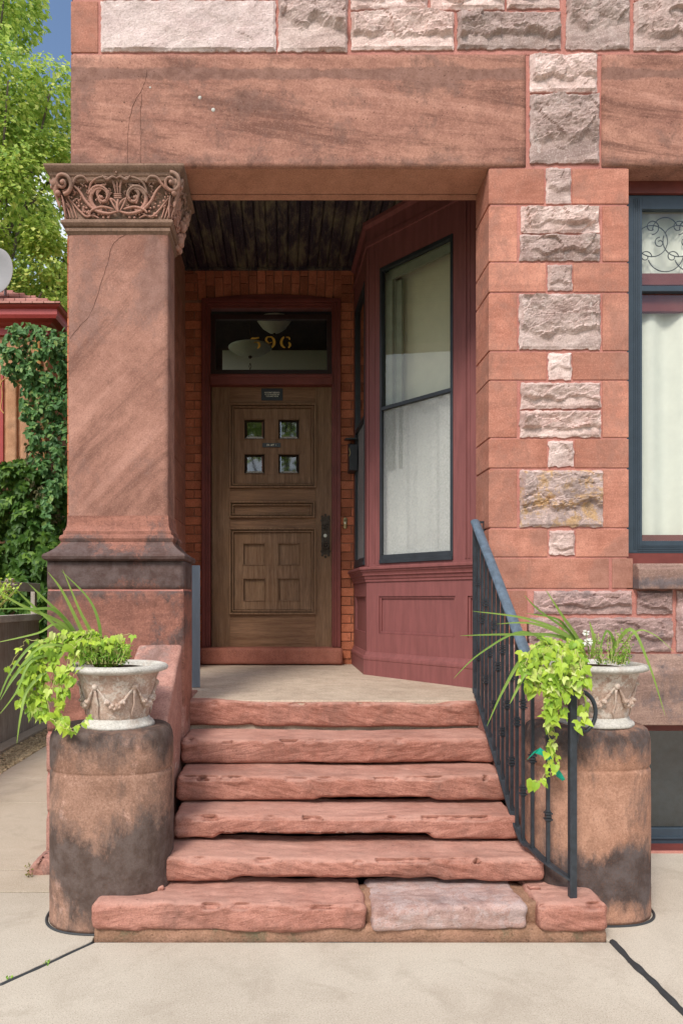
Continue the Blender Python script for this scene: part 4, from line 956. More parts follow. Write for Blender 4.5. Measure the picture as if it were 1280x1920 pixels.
# ------------------------------------------------------------------ the stoop
stoop = thing('stoop', (.3, -.5, 0), 'flight of six worn red sandstone steps rising to the porch landing', 'stoop')
Dn_ = [4.37, 4.03, 3.77, 3.54, 3.33, 3.15]
hN = [.638, .806, .957, 1.103, 1.242, 1.369]
xs_l = [WX(350, 4.37), WX(340, 4.03), WX(331, 3.77), WX(325, 3.54), WX(299, 3.33)]
xs_r = [WX(902, 4.37), WX(930, 4.03), WX(953, 3.77), WX(975, 3.54), WX(1023, 3.33)]
def worn(i):
    th = (.18, -.24, .16, -.18, .26, .15, .2, -.16)[i % 8]
    def fn(p, n_):
        x, y, z = p
        s_ = z * math.cos(th) + x * math.sin(th)
        if n_.y < -.2:    # sawn strata weathered into ribs on the riser
            y -= (noise.noise(Vector((x * 7, i * 3.7, s_ * 70))) * .0022 + fbm(Vector((x * 8, i * 3.7, z * 16)), 4) * .0035 + fbm(Vector((x * 2.3, i * 9, z * 5)), 3) * .009) * -n_.y
        if n_.y < -.2:
            dd_, pp_ = noise.voronoi(Vector((x * 6.5 + s_ * 4, s_ * 24, i * 3.3))); y += (.0065 * noise.noise(pp_[0] * 2.3)) * -n_.y
        if n_.y < -.15 and n_.z > .15:
            dd_, pp_ = noise.voronoi(Vector((x * 11, z * 10, i * 7.7))); ch = max(0, noise.noise(pp_[0] * 3.1) - .22); z -= .05 * ch; y += .075 * ch
        if n_.y < -.25 and n_.z > .2:   # chipped arris
            c_ = max(0, fbm(Vector((x * 6.5, i * 4.1, 2)), 3) - .12); z -= .026 * c_; y += .045 * c_
        if n_.z > .3:     # hollowed treads
            z -= .008 * math.exp(-((x - .3) / .45) ** 2) * n_.z
            if i == 0: z -= .032 * math.exp(-((x - .93) / .11) ** 2) * max(0, min(1, (Dn_[0] + YC + .09 - y) / .09))
        wz = max(0, min(1, (-n_.z + .12) / .5))
        if wz > 0 and n_.y < .3:
            z += max(0, fbm(Vector((x * 3.1, i * 5, 0)), 3)) * .010 * wz
            for (k_, xa_, xb_, h_) in ((3, -.36, .78, .026), (2, .16, .84, .012), (4, -.28, .78, .013), (0, -.30, -.16, .010)):
                if i == k_:
                    w_ = max(0, min(1, min(x - xa_, xb_ - x) / .05)); z += w_ * w_ * (3 - 2 * w_) * (h_ + .006 * fbm(Vector((x * 9, 3, 0)), 2)) * wz
        return Vector((x, y, z))
    return fn
for i in range(5):
    y0 = Dn_[i] + YC; top = EYE - hN[i]; bot = EYE - hN[i + 1] + (.006, .006, .012, .020, .014)[i]
    y1 = y0 + (.30 if i == 0 else .36)
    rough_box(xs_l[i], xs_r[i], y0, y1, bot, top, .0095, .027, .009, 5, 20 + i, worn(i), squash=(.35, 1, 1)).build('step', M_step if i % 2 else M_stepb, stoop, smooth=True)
zb5, z5 = .035, EYE - hN[5]; y0 = Dn_[5] + YC - .035
segs = [(WX(176, 3.15), WX(686, 3.15), M_step), (WX(695, 3.15), WX(985, 3.15), M_stepw), (WX(1006, 3.15), WX(1134, 3.15), M_stepb)]
for k, (a, b_, m_) in enumerate(segs):
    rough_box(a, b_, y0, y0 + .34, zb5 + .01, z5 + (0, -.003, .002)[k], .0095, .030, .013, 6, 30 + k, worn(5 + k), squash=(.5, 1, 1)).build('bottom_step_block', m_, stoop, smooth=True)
ms = MB(); rough_box(WX(176, 3.15), WX(1136, 3.15), -1.06, y0 + .30, -.03, .06, .02, .012, .010, 9, 41, mb=ms); rough_box(WX(680, 3.2), WX(1010, 3.2), y0 + .06, y0 + .30, .04, z5 - .02, .02, .01, .01, 9, 42, mb=ms)
ms.build('mortar_base', stone('rough_step_base', (.28, .16, .10), (.40, .22, .15), dark=(.10, .085, .05), stain=.9, bump_s=.8, seed=31), stoop, smooth=True)
uc = MB(); uc.box(-.55, 1.16, -.52, .45, 0, .27); uc.box(-.55, 1.16, -.10, .5, .27, .55); uc.build('dark_core', M_darkroom, stoop)
la = MB(); la.prism([(-.78, Dn_[0] + YC + .035, .70), (-.78, YB + .05, .70), (-.78, YB + .05, .937), (-.78, Dn_[0] + YC + .035, .903)], (2.6, 0, 0)); la.build('landing', M_landing, stoop, bevel=.01)
# rubble wedged under the treads
for (px, py, D, s_) in ((400, 1588, 3.52, .016), (850, 1586, 3.535, .018), (893, 1585, 3.535, .016), (345, 1585, 3.53, .022), (1000, 1664, 3.3, .018), (295, 1664, 3.3, .02)):
    c_ = W(px, py, D); rough_box(c_.x - s_ * 1.5, c_.x + s_ * 1.5, c_.y - s_, c_.y + s_, c_.z - s_ * .5, c_.z + s_ * .5, s_ * .25, s_ * .4, s_ * .4, 30, int(px)).build('shim_stone', M_step, stoop, smooth=True)
# cheek walls
def cheek(x0, x1, nm_, m_, seed):
    def fn(p, n_):
        # sloping top: high at the back, meeting the drum in front
        yb_, yf = -.06, -.62; zb_, zf_ = 1.285, .93
        t = (p.y - yf) / (yb_ - yf); t = max(0, min(1, t)); zt = zf_ + (zb_ - zf_) * t
        return Vector((p.x, p.y, p.z * zt / 1.285))
    return rough_box(x0, x1, -.62, -.055, 0, 1.285, .02, .018, .006, 6, seed, fn).build(nm_, m_, stoop, smooth=True)
cheek(-.862, -.598, 'cheek_wall', M_cheek, 51); cheek(1.235, 1.50, 'cheek_wall', M_cheek, 52)
rough_box(1.236, 1.52, -.06, .30, 0, .98, .03, .01, .004, 5, 53).build('stringer', M_cheek, stoop, smooth=True); rough_box(-.66, -.585, -.08, .60, .0, .92, .03, .01, .004, 5, 54).build('stringer', M_cheek, stoop, smooth=True)

# drums
def drum(cx, cy, label, m_, seed, sy=.235):
    t_ = thing('stone_drum', (cx, cy, 0), label, 'pedestal', 'stone drums flanking the steps')
    def fn(r, a, z): 
        q = Vector((math.cos(a) * 1.5, math.sin(a) * 1.5, z * 2 + seed)); return r * (1 + .010 * fbm(q, 3) + .004 * fbm(q * 6, 3) - (.02 * max(0, fbm(q * 3.3, 3) - .18) if z > .05 else 0))
    prof = [(1.0, 0)] + [(1.0, .715 * i / 44) for i in range(1, 44)] + [(1.0, .715), (.985, .722), (.972, .727), (.985, .733), (1.0, .742)] + [(1.0, .80), (1.0, .85), (.985, .885), (.95, .91), (.89, .922), (.8, .926), (.4, .928), (.02, .928)]
    mb = MB(); mb.lathe([(r, z) for r, z in prof], (cx, cy, 0), 150, .295, sy, 2.5, fn); mb.build('drum', m_, t_, smooth=True)
    mb = MB(); P_ = []
    for k in range(60):
        a = 2 * math.pi * k / 60; ca_, sa_ = math.cos(a), math.sin(a); P_.append((cx + .308 * math.copysign(abs(ca_) ** .8, ca_), cy + (sy + .013) * math.copysign(abs(sa_) ** .8, sa_), .002))
    P_.append(P_[0]); mb.tube(P_, .007, 6, cap=False); mb.build('sealant_ring', M_joint, t_, smooth=True)
    return t_
DC = 3.43
XD1, XD2 = WX(212, DC) - .0, WX(1100, 3.47)
drum(XD1, DC + YC, 'round stained sandstone drum at the left foot of the stairs', M_drumL, 3)
drum(XD2, 3.49 + YC, 'round stained sandstone drum at the right foot of the stairs, behind the railing', M_drumR, 9, .213)
# loose stone block at far left
rough_box(WX(62, 4.0), WX(110, 4.0), -.32, -.12, -.02, WZ(1597, 4.0), .02, .025, .012, 8, 61, lambda p, n_: Vector((p.x + (.06 * (p.z / .1) if n_.x < 0 or True else 0) * (1 if p.x < -1.38 else .3), p.y, p.z))).build('stone_block', M_cheek, None, smooth=True)
tag(bpy.data.objects['stone_block'], 'low red stone block on the path behind the left drum', 'stone')

# metal strip on the porch
mp_ = thing('metal_strip', (WX(367, 4.96), 4.96 + YC, .9), 'upright blue-grey metal strip standing on the landing left of the door', 'metal strip')
mb = MB(); D0 = 4.96; mb.box(WX(360, D0), WX(375, D0), D0 + YC, D0 + YC + .012, .915, WZ(1060, D0)); mb.box(WX(360, D0), WX(361.5, D0), D0 + YC + .012, D0 + YC + .07, .915, WZ(1060, D0)); mb.box(WX(367, D0), WX(368, D0), D0 + YC - .003, D0 + YC, .915, WZ(1060, D0)); mb.build('channel', M_post, mp_, bevel=.001)
# mailbox
mbx = W(661, 852, 6.3); mt = thing('mailbox', (mbx.x, mbx.y, mbx.z), 'black metal mailbox with a slanted lid on the brick beside the bay window', 'mailbox')
mb = MB(); x0, x1 = WX(655, 6.35), WX(670, 6.35); y0 = 6.35 + YC; y1 = YB - .004
mb.prism([(x0, y0, WZ(882, 6.35)), (x0, y1, WZ(882, 6.35)), (x0, y1, WZ(824, 6.35)), (x0, y0 + .02, WZ(833, 6.35)), (x0, y0, WZ(833, 6.35))], (x1 - x0, 0, 0)); mb.build('box', M_black, mt, bevel=.004)
mb = MB(); mb.prism([(WX(648, 6.35), y0 - .01, WZ(824, 6.35)), (WX(648, 6.35), y1, WZ(818, 6.35)), (WX(648, 6.35), y1, WZ(815, 6.35)), (WX(648, 6.35), y0 - .01, WZ(821, 6.35))], (x1 - WX(648, 6.35), 0, 0)); mb.build('lid', M_black, mt, bevel=.002)
mb = MB(); mb.tube([(x0 - .004, y0 - .004, WZ(840, 6.35)), (x0 + .006, y0 - .012, WZ(850, 6.35)), (x0 - .006, y0 - .006, WZ(856, 6.35))], .004, 6); mb.build('hook', M_brass, mt)
# door bell
db = W(647, 981, DB); dt = thing('doorbell', tuple(db), 'small brass doorbell plate with a round push button on the brick', 'doorbell')
mb = MB(); mb.tube([(db.x, YB - .008, db.z + .035), (db.x, YB - .008, db.z - .035)], .019, 10, .4); mb.ball((db.x, YB - .008, db.z + .036), .019, 10, 6, (1, .4, 1)); mb.ball((db.x, YB - .008, db.z - .036), .019, 10, 6, (1, .4, 1)); mb.build('plate', M_brass, dt, smooth=True)
mb = MB(); mb.ball((db.x, YB - .016, db.z), .010, 10, 6); mb.build('button', M_ivory, dt, smooth=True)

# ------------------------------------------------------------------ railing
XRl = 1.19
rail = thing('stair_railing', (1.33, 3.19 + YC, .17), 'black wrought iron stair railing with knuckled balusters and a worn blue-grey handrail', 'railing')
def D2Y(D): return D + YC
def lerp(a, b_, t): return a + (b_ - a) * t
def bez(pts, n):
    out = []
    for k in range(len(pts) - 1):
        p0, p1, p2, p3 = (Vector(pts[max(k - 1, 0)]), Vector(pts[k]), Vector(pts[k + 1]), Vector(pts[min(k + 2, len(pts) - 1)]))
        for i in range(n):
            t = i / n; out.append(.5 * ((2 * p1) + (p2 - p0) * t + (2 * p0 - 5 * p1 + 4 * p2 - p3) * t * t + (3 * p1 - p0 - 3 * p2 + p3) * t ** 3))
    out.append(Vector(pts[-1])); return out
top_pts = [(XRl, D2Y(4.30), WZ(978, 4.30)), (XRl, D2Y(3.9), 1.695), (XRl, D2Y(3.5), 1.36), (XRl + .004, D2Y(3.40), 1.275), (1.222, D2Y(3.32), 1.21), (1.27, D2Y(3.24), 1.155), (1.33, D2Y(3.19), 1.14)]
bot_pts = [(XRl, D2Y(4.30), .994), (XRl, D2Y(3.9), .68), (XRl, D2Y(3.5), .368), (1.212, D2Y(3.38), .332), (1.247, D2Y(3.27), .30), (1.33, D2Y(3.19), .252)]
def ribbon(path, prof, mb):
    base = len(mb.v); k = len(prof); L = len(path)
    for i, p in enumerate(path):
        t = (path[min(i + 1, L - 1)] - path[max(i - 1, 0)]).normalized(); side = t.cross(Vector((0, 0, 1))).normalized(); up = side.cross(t)
        for (a, b_) in prof: mb.v.append(tuple(p + side * a + up * b_))
    for i in range(L - 1):
        for j in range(k):
            a = base + i * k + j; b_ = base + i * k + (j + 1) % k; mb.f.append((a, b_, b_ + k, a + k))
    mb.f.append(tuple(base + j for j in reversed(range(k)))); mb.f.append(tuple(base + (L - 1) * k + j for j in range(k)))
tp = bez(top_pts, 8); bp = bez(bot_pts, 8)
mb = MB(); ribbon(tp, [(-.027, -.004), (-.027, .006), (-.018, .014), (-.006, .018), (.006, .018), (.018, .014), (.027, .006), (.027, -.004), (.014, -.010), (-.014, -.010)], mb); mb.build('handrail', M_cap, rail)
mb = MB(); ribbon(bp, [(-.017, -.005), (-.017, .005), (.017, .005), (.017, -.005)], mb); mb.build('bottom_rail', M_iron, rail)
mb = MB(); mb.box(1.315, 1.347, D2Y(3.175), D2Y(3.207), .15, 1.135); mb.build('newel_post', M_iron, rail, bevel=.003)
mb = MB(); mb.box(XRl - .012, XRl + .012, D2Y(4.29), D2Y(4.314), .96, 2.02); mb.build('top_post', M_iron, rail, bevel=.002)
mb = MB(); mb.box(XRl, XRl + .075, D2Y(4.3), D2Y(4.315), WZ(981, 4.3), WZ(977, 4.3)); mb.box(XRl + .055, XRl + .067, D2Y(4.3), D2Y(4.315), WZ(1000, 4.3), WZ(977, 4.3)); mb.build('wall_bracket', M_iron, rail)
mb = MB(); sc = [(1.345, D2Y(3.19), 1.12)] + [(1.36 + .075 * math.sin(R(a)), D2Y(3.19) - .005, 1.025 + .095 * math.cos(R(a)) * (1 if a < 180 else .8)) for a in range(0, 200, 20)] + [(1.347, D2Y(3.19), .88)]
mb.tube(bez(sc, 4), .010, 6); mb.build('scroll', M_iron, rail, smooth=True)
def interp(path, y):
    for a, b_ in zip(path, path[1:]):
        if (a.y - y) * (b_.y - y) <= 0 and abs(a.y - b_.y) > 1e-9: t = (a.y - y) / (a.y - b_.y); return a.lerp(b_, t)
    return path[-1]
def knuckle(mb, x, y, z):
    for dz, w, h_ in ((.020, .0105, .006), (.010, .0165, .007), (-.004, .012, .012), (-.018, .0165, .007), (-.027, .0105, .004)): mb.box(x - w, x + w, y - w, y + w, z + dz - h_ / 2, z + dz + h_ / 2)
bpos = [4.22 - .077 * i for i in range(11)] + [3.375, 3.268]
for i, D in enumerate(bpos):
    y = D2Y(D); a = interp(bp, y); b_ = interp(tp, y); mb = MB(); x = a.x
    mb.box(x - .0075, x + .0075, y - .0075, y + .0075, a.z, b_.z - .005)
    L_ = b_.z - a.z
    for f_ in ((.28, .72) if i % 2 == 0 else (.5,)): knuckle(mb, x, y, a.z + L_ * (f_ + (.04 if i % 4 == 1 else -.02)))
    mb.build('baluster', M_iron, rail)
# green tape
tt = thing('green_tape', tuple(W(1015, 1425, 3.27)), 'torn strip of green tape knotted round a railing baluster', 'tape')
def TP(x, y, D=3.27): return W(980 + x / 12.8, 1380 + y / 12.8, D)
mb = MB(); pts = [(200, 500, .04), (370, 350, .03), (460, 400, 0), (560, 500, -.02), (650, 700, -.015), (800, 880, -.01), (900, 1010, -.02)]; wd = [.026, .017, .011, .012, .012, .013, .006]
base = 0
for (x, y, dy), w in zip(pts, wd):
    p = TP(x, y); mb.v += [(p.x - w * .6, p.y - .01 + dy, p.z - w), (p.x + w * .6, p.y - .025 + dy, p.z + w * .8), (p.x + w, p.y + .008 + dy, p.z + w * .2)]
for i in range(len(pts) - 1):
    for j in range(3): a = i * 3 + j; c_ = i * 3 + (j + 1) % 3; mb.f.append((a, c_, c_ + 3, a + 3))
mb.build('strip', M_tape, tt)
mb = MB(); mb.tube([TP(500, 420, 3.255), TP(560, 500, 3.25), TP(620, 430, 3.255), TP(560, 400, 3.26)], .005, 6); mb.build('knot', M_tape, tt)

# ------------------------------------------------------------------ urns
def urn(cx, cy, z0, label, seed, rot):
    t_ = thing('garden_urn', (cx, cy, z0), label, 'urn', 'urns on the stone drums')
    def fn(r, a, z): return r * (1 + .012 * max(0, math.cos(6 * (a + rot))) * (1 if .04 < z < .25 else 0))
    mb = MB(); mb.lathe([(.148, .035), (.150, .06), (.156, .10), (.166, .15), (.179, .20), (.190, .235), (.200, .258), (.208, .268)], (cx, cy, z0), 72, 1, 1, 2, fn); body = mb.build('bowl', M_urn, t_, smooth=True)
    mb = MB(); mb.lathe([(.178, 0), (.178, .010), (.172, .018), (.160, .026), (.156, .034), (.150, .044)], (cx, cy, z0), 64, 1, 1, 2, lambda r, a, z: r * (1 + .01 * math.cos(8 * a + seed))); mb.build('foot', M_urnrim, t_, smooth=True)
    mb = MB(); mb.lathe([(.205, .262), (.222, .266), (.238, .272), (.243, .280), (.243, .289), (.234, .297), (.218, .301), (.205, .300), (.195, .290), (.193, .27)], (cx, cy, z0), 72, 1, 1, 2, lambda r, a, z: r * (1 + .006 * fbm(Vector((math.cos(a) * 3, math.sin(a) * 3, seed)), 2))); mb.build('rim', M_urnrim, t_, smooth=True)
    mb = MB()
    def rad(z): return .148 + (z - .035) * .19 + max(0, z - .2) * .1
    for k in range(6):
        a0 = rot + k * math.pi / 3; P_, Rr = [], []
        for i in range(21):
            t = i / 20; a = a0 + t * math.pi / 3; z = .205 - .095 * math.sin(math.pi * t) ** 1.3; r = rad(z) + .004; thick = .005 + .013 * math.sin(math.pi * t) ** 3
            P_.append((cx + r * math.cos(a), cy + r * math.sin(a), z0 + z)); Rr.append(thick * (1 + .25 * math.sin(i * 2.4)))
        mb.tube(P_, Rr, 8)
        for i in range(9):
            t = .28 + .44 * i / 8; a = a0 + t * math.pi / 3; z = .205 - .095 * math.sin(math.pi * t) ** 1.3 + (.006 if i % 2 else -.008); r = rad(z) + .016
            mb.ball((cx + r * math.cos(a), cy + r * math.sin(a), z0 + z), .0095, 7, 5)
        r = rad(.2) + .005; mb.ball((cx + r * math.cos(a0), cy + r * math.sin(a0), z0 + .205), .016, 8, 6)
        mb.tube([(cx + (rad(z) + .004) * math.cos(a0 + .03 * math.sin(z * 60)), cy + (rad(z) + .004) * math.sin(a0 + .03 * math.sin(z * 60)), z0 + z) for z in (.2, .16, .12, .08, .05)], [.009, .006, .004, .004, .003], 6)
    mb.build('garland', M_urn, t_, smooth=True)
    mb = MB(); mb.lathe([(.195, .255), (.19, .272), (.1, .285), (.02, .29)], (cx, cy, z0), 32); mb.build('soil', M_soil, t_, smooth=True)
    return t_
UL = Vector((WX(222, DC), DC + YC, .926)); UR = Vector((WX(1116, 3.46), 3.47 + YC, .926))
urn(UL.x, UL.y, UL.z, 'weathered garland urn on the left drum, whitewash on rim and foot', 1, -1.95)
urn(UR.x, UR.y, UR.z, 'weathered garland urn on the right drum, behind the railing scroll', 2, -1.45)

# ------------------------------------------------------------------ leaves
LOBED = ([(0, 0, 0), (0, .38, .02), (0, 1, -.10), (-.20, -.16, .02), (-.50, .02, .09), (-.62, .34, .05), (-.28, .34, .06), (-.15, .68, 0), (.20, -.16, .02), (.50, .02, .09), (.62, .34, .05), (.28, .34, .06), (.15, .68, 0)],
         [(0, 3, 4), (0, 4, 6, 1), (4, 5, 6), (1, 6, 7, 2), (8, 0, 9), (9, 0, 1, 11), (9, 11, 10), (11, 1, 2, 12)])
HEART = ([(0, 0, 0), (0, .45, .02), (0, 1, -.14), (-.22, -.14, .02), (-.46, .12, .10), (-.34, .52, .06), (.22, -.14, .02), (.46, .12, .10), (.34, .52, .06)],
         [(0, 3, 4, 1), (1, 4, 5), (1, 5, 2), (0, 1, 7, 6), (1, 8, 7), (1, 2, 8)])
OVAL = ([(0, 0, 0), (0, 1, -.06), (-.26, .3, .06), (-.22, .66, .04), (.26, .3, .06), (.22, .66, .04), (0, .5, 0)], [(0, 2, 3, 6), (6, 3, 1), (4, 0, 6, 5), (5, 6, 1)])
KITE = ([(0, 0, 0), (-.32, .45, .07), (0, 1, -.05), (.32, .45, .07)], [(0, 1, 2), (0, 2, 3)])
def add_leaf(mb, tmpl, p, tip, nr, size, wid=1.0):
    tip = tip.normalized(); nr = nr - tip * nr.dot(tip)
    nr = nr.normalized() if nr.length > 1e-5 else tip.orthogonal().normalized()
    sx = tip.cross(nr); b = len(mb.v)
    for (x, y, z) in tmpl[0]:
        q = p + sx * (x * size * wid) + tip * (y * size) + nr * (z * size); mb.v.append((q.x, q.y, q.z))
    mb.f += [tuple(b + i for i in f) for f in tmpl[1]]
def rv(r, s=1): return Vector((r.uniform(-s, s), r.uniform(-s, s), r.uniform(-s, s)))

def vine(name, loc, label, stems, seed, dens=.024, size=(.045, .07), extra=()):
    t_ = thing(name, tuple(loc), label, 'plant', 'trailing vines in the urns'); r = random.Random(seed); lm = MB(); sm = MB()
    for st in stems:
        pts = bez([W(*q) for q in st[0]], 6); jit = st[1]; sc = st[2] if len(st) > 2 else 1
        pts = [p + rv(r, .006) for p in pts]; sm.tube(pts, .0016, 5)
        L = sum((a - b_).length for a, b_ in zip(pts, pts[1:])); n = max(2, int(L / (dens * sc)))
        for k in range(n):
            f = k / n * (len(pts) - 1); i = int(f); p = pts[i].lerp(pts[min(i + 1, len(pts) - 1)], f - i)
            q = p + Vector((r.uniform(-1, 1) * jit, r.uniform(-1, .6) * jit * .8, r.uniform(-1, 1) * jit * .7))
            tip = Vector((r.uniform(-.7, .7), r.uniform(-.7, .25), r.uniform(-1.5, -.15))); nr = Vector((r.uniform(-.7, .7), -1, r.uniform(.0, 1.3)))
            s = r.uniform(*size) * r.choice((.6, .85, 1, 1.15)); add_leaf(lm, LOBED if r.random() < .55 else HEART, q, tip, nr + rv(r, .35), s, r.uniform(.5, 1.1))
            if r.random() < .6: sm.tube([p, (p + q) / 2 + Vector((0, 0, .008)), q], .0009, 4)
    lm.build('leaves', M_vine, t_); sm.build('stems', M_stem, t_, smooth=True); return t_
r5 = random.Random(11); stemsL = []
for k in range(16):     # mound over the left side of the rim
    x = r5.uniform(125, 245); stemsL.append(([(205, 1238, 3.40), (x * .5 + 100, 1200 + r5.uniform(-14, 10), 3.35), (x, 1212 + r5.uniform(-24, 14), 3.28 + r5.uniform(-.1, .15))], .035))
for k in range(21):     # spill down the left
    x1 = r5.uniform(45, 135); y1 = 1250 + r5.uniform(0, 95) * (1 - abs(x1 - 95) / 90)
    stemsL.append(([(190, 1235, 3.4), (165, 1195 + r5.uniform(-10, 20), 3.32), (x1 + 25, 1215 + r5.uniform(-15, 15), 3.27), (x1, y1, 3.25), (x1 - 4 + r5.uniform(-8, 8), y1 + r5.uniform(10, 40), 3.25)], .026))
stemsL += [([(110, 1260, 3.24), (92, 1310, 3.24), (96, 1345, 3.22), (118, 1362, 3.17), (140, 1372, 3.14)], .016), ([(118, 1345, 3.2), (135, 1365, 3.14), (160, 1352, 3.13), (168, 1340, 3.14)], .010), ([(90, 1205, 3.3), (55, 1200, 3.3), (38, 1215, 3.3), (20, 1250, 3.3), (5, 1255, 3.3)], .006, 2.0),
           ([(70, 1300, 3.25), (60, 1325, 3.25), (58, 1350, 3.25)], .014)]
vine('sweet_potato_vine', UL + Vector((-.1, 0, .29)), 'lime green trailing vine spilling over the left side of the left urn', stemsL, 21, .024, (.030, .052))
stemsR = []
for k in range(26):
    x = r5.uniform(985, 1095); stemsR.append(([(1085, 1240, 3.36), (x * .5 + 530, 1208 + r5.uniform(-8, 14), 3.28), (x, 1235 + r5.uniform(-22, 25), 3.16 + r5.uniform(-.06, .1)), (x + r5.uniform(-8, 8), 1275 + r5.uniform(-15, 30), 3.12)], .026))
for k in range(9):
    x = r5.uniform(1008, 1052); stemsR.append(([(1050, 1240, 3.2), (x, 1265, 3.13), (x + 3, 1310, 3.12), (lerp(x, 1028, .6), 1352 + r5.uniform(-20, 12), 3.13)], .020))
stemsR += [([(1085, 1285, 3.12), (1098, 1320, 3.12), (1090, 1350, 3.13), (1078, 1362, 3.14)], .012), ([(1035, 1350, 3.15), (1040, 1380, 3.2), (1032, 1405, 3.2), (1046, 1430, 3.2), (1030, 1452, 3.2)], .012), ([(1030, 1350, 3.18), (1028, 1395, 3.2), (1022, 1440, 3.2), (1012, 1464, 3.2), (990, 1466, 3.2)], .009, 1.1)]
vine('sweet_potato_vine', UR + Vector((-.1, 0, .29)), 'lime green trailing vine hanging from the right urn over the railing scroll', stemsR, 22, .024, (.032, .056))

def blades(name, loc, label, specs, seed):
    r = random.Random(seed); mb = MB()
    for (pts, w) in specs:
        path = bez([W(*q) for q in pts], 6); L = len(path); b = len(mb.v)
        for i, p in enumerate(path):
            t = (path[min(i + 1, L - 1)] - path[max(i - 1, 0)]).normalized(); sd_ = t.cross(Vector((0, -1, .25))).normalized(); ww = w * (1 - (i / (L - 1)) ** 2.2) * (.6 + .4 * min(1, i / 3)) + .0004; up = Vector((0, -.4, .5)) * ww * .5
            mb.v += [tuple(p - sd_ * ww + up), tuple(p), tuple(p + sd_ * ww + up)]
        for i in range(L - 1):
            a = b + i * 3; mb.f += [(a, a + 1, a + 4, a + 3), (a + 1, a + 2, a + 5, a + 4)]
    o = mb.build(name, M_blade, None, smooth=True); tag(o, label, 'plant', 'spiky grasses in the urns'); return o
blades('spike_plant', UL, 'long arching spiky grass blades rising from the left urn', [
    ([(178, 1232, 3.42), (172, 1190, 3.4), (150, 1145, 3.38), (118, 1068, 3.36)], .0095), ([(186, 1232, 3.42), (188, 1180, 3.4), (168, 1125, 3.4), (115, 1070, 3.4)], .008),
    ([(172, 1232, 3.42), (152, 1180, 3.4), (118, 1110, 3.38), (90, 1072, 3.36)], .009), ([(165, 1232, 3.42), (130, 1170, 3.35), (80, 1120, 3.3), (55, 1095, 3.28)], .008),
    ([(170, 1225, 3.42), (120, 1172, 3.35), (40, 1135, 3.25), (-20, 1098, 3.2)], .0095), ([(165, 1225, 3.42), (110, 1150, 3.32), (60, 1142, 3.25), (-20, 1142, 3.2)], .008),
    ([(160, 1222, 3.4), (110, 1178, 3.3), (50, 1125, 3.25), (25, 1098, 3.2)], .007), ([(160, 1220, 3.4), (110, 1172, 3.3), (70, 1188, 3.2), (-20, 1208, 3.15)], .007),
    ([(130, 1215, 3.35), (70, 1205, 3.25), (20, 1262, 3.18), (-10, 1335, 3.15)], .0075), ([(130, 1220, 3.35), (70, 1225, 3.25), (28, 1270, 3.18), (0, 1315, 3.15)], .0085),
    ([(120, 1225, 3.3), (60, 1240, 3.2), (30, 1300, 3.15), (-5, 1345, 3.15)], .0065), ([(110, 1240, 3.28), (55, 1290, 3.2), (40, 1340, 3.15), (32, 1395, 3.15)], .008),
    ([(140, 1215, 3.3), (80, 1212, 3.2), (30, 1262, 3.2), (8, 1300, 3.2)], .006)], 1)
blades('spike_plant', UR, 'long arching spiky grass blades rising from the right urn', [
    ([(1098, 1235, 3.4), (1080, 1195, 3.35), (1050, 1150, 3.3), (1022, 1105, 3.28)], .0095), ([(1096, 1235, 3.4), (1070, 1190, 3.35), (1010, 1145, 3.25), (982, 1116, 3.22)], .007),
    ([(1095, 1232, 3.4), (1060, 1190, 3.3), (985, 1160, 3.2), (885, 1146, 3.12)], .0085), ([(1095, 1232, 3.4), (1050, 1195, 3.3), (960, 1190, 3.2), (862, 1192, 3.1)], .009),
    ([(1098, 1232, 3.4), (1070, 1200, 3.35), (1000, 1170, 3.25), (930, 1170, 3.2)], .008), ([(1098, 1232, 3.4), (1062, 1180, 3.35), (1040, 1160, 3.3), (985, 1150, 3.3)], .008),
    ([(1040, 1225, 3.3), (985, 1230, 3.15), (945, 1290, 3.1), (912, 1362, 3.08)], .009), ([(1045, 1222, 3.3), (1000, 1235, 3.15), (970, 1290, 3.12), (955, 1320, 3.1)], .010),
    ([(1050, 1222, 3.3), (980, 1185, 3.15), (900, 1225, 3.1), (850, 1272, 3.05)], .005), ([(1145, 1238, 3.42), (1150, 1205, 3.38), (1135, 1185, 3.36), (1118, 1240, 3.34)], .009),
    ([(1140, 1235, 3.4), (1180, 1180, 3.35), (1215, 1245, 3.3), (1246, 1342, 3.28)], .0085), ([(1108, 1235, 3.4), (1112, 1200, 3.38), (1108, 1180, 3.38), (1104, 1165, 3.38)], .009),
    ([(1150, 1235, 3.42), (1190, 1185, 3.4), (1225, 1190, 3.38), (1262, 1222, 3.38)], .0035)], 2)
def herb(cx0, cx1, py0, py1, D0, D1, n, label, loc, seed, sz=(.010, .018)):
    r = random.Random(seed); t_ = thing('bushy_herb', tuple(loc), label, 'plant', 'small-leaved fillers in the urns'); lm = MB(); sm = MB()
    for k in range(n // 12):
        x = r.uniform(cx0, cx1); y = r.uniform(py0, py1); a = W(lerp(x, (cx0 + cx1) / 2, .35), 1245, r.uniform(D0, D1)); b_ = W(x, y, r.uniform(D0, D1)); pts = bez([a, (a + b_) / 2 + rv(r, .012), b_], 4); sm.tube(pts, .0011, 4)
        for j in range(12):
            p = pts[r.randrange(2, len(pts))] + rv(r, .010); add_leaf(lm, OVAL, p, rv(r) + Vector((0, -.3, .3)), Vector((0, -.6, 1)) + rv(r, .8), r.uniform(*sz))
    lm.build('leaves', M_herb, t_); sm.build('stems', M_stem, t_); return t_
herb(150, 245, 1205, 1240, 3.22, 3.5, 1500, 'low dense small-leaved green filler in the left urn', UL + Vector((.03, 0, .29)), 31)
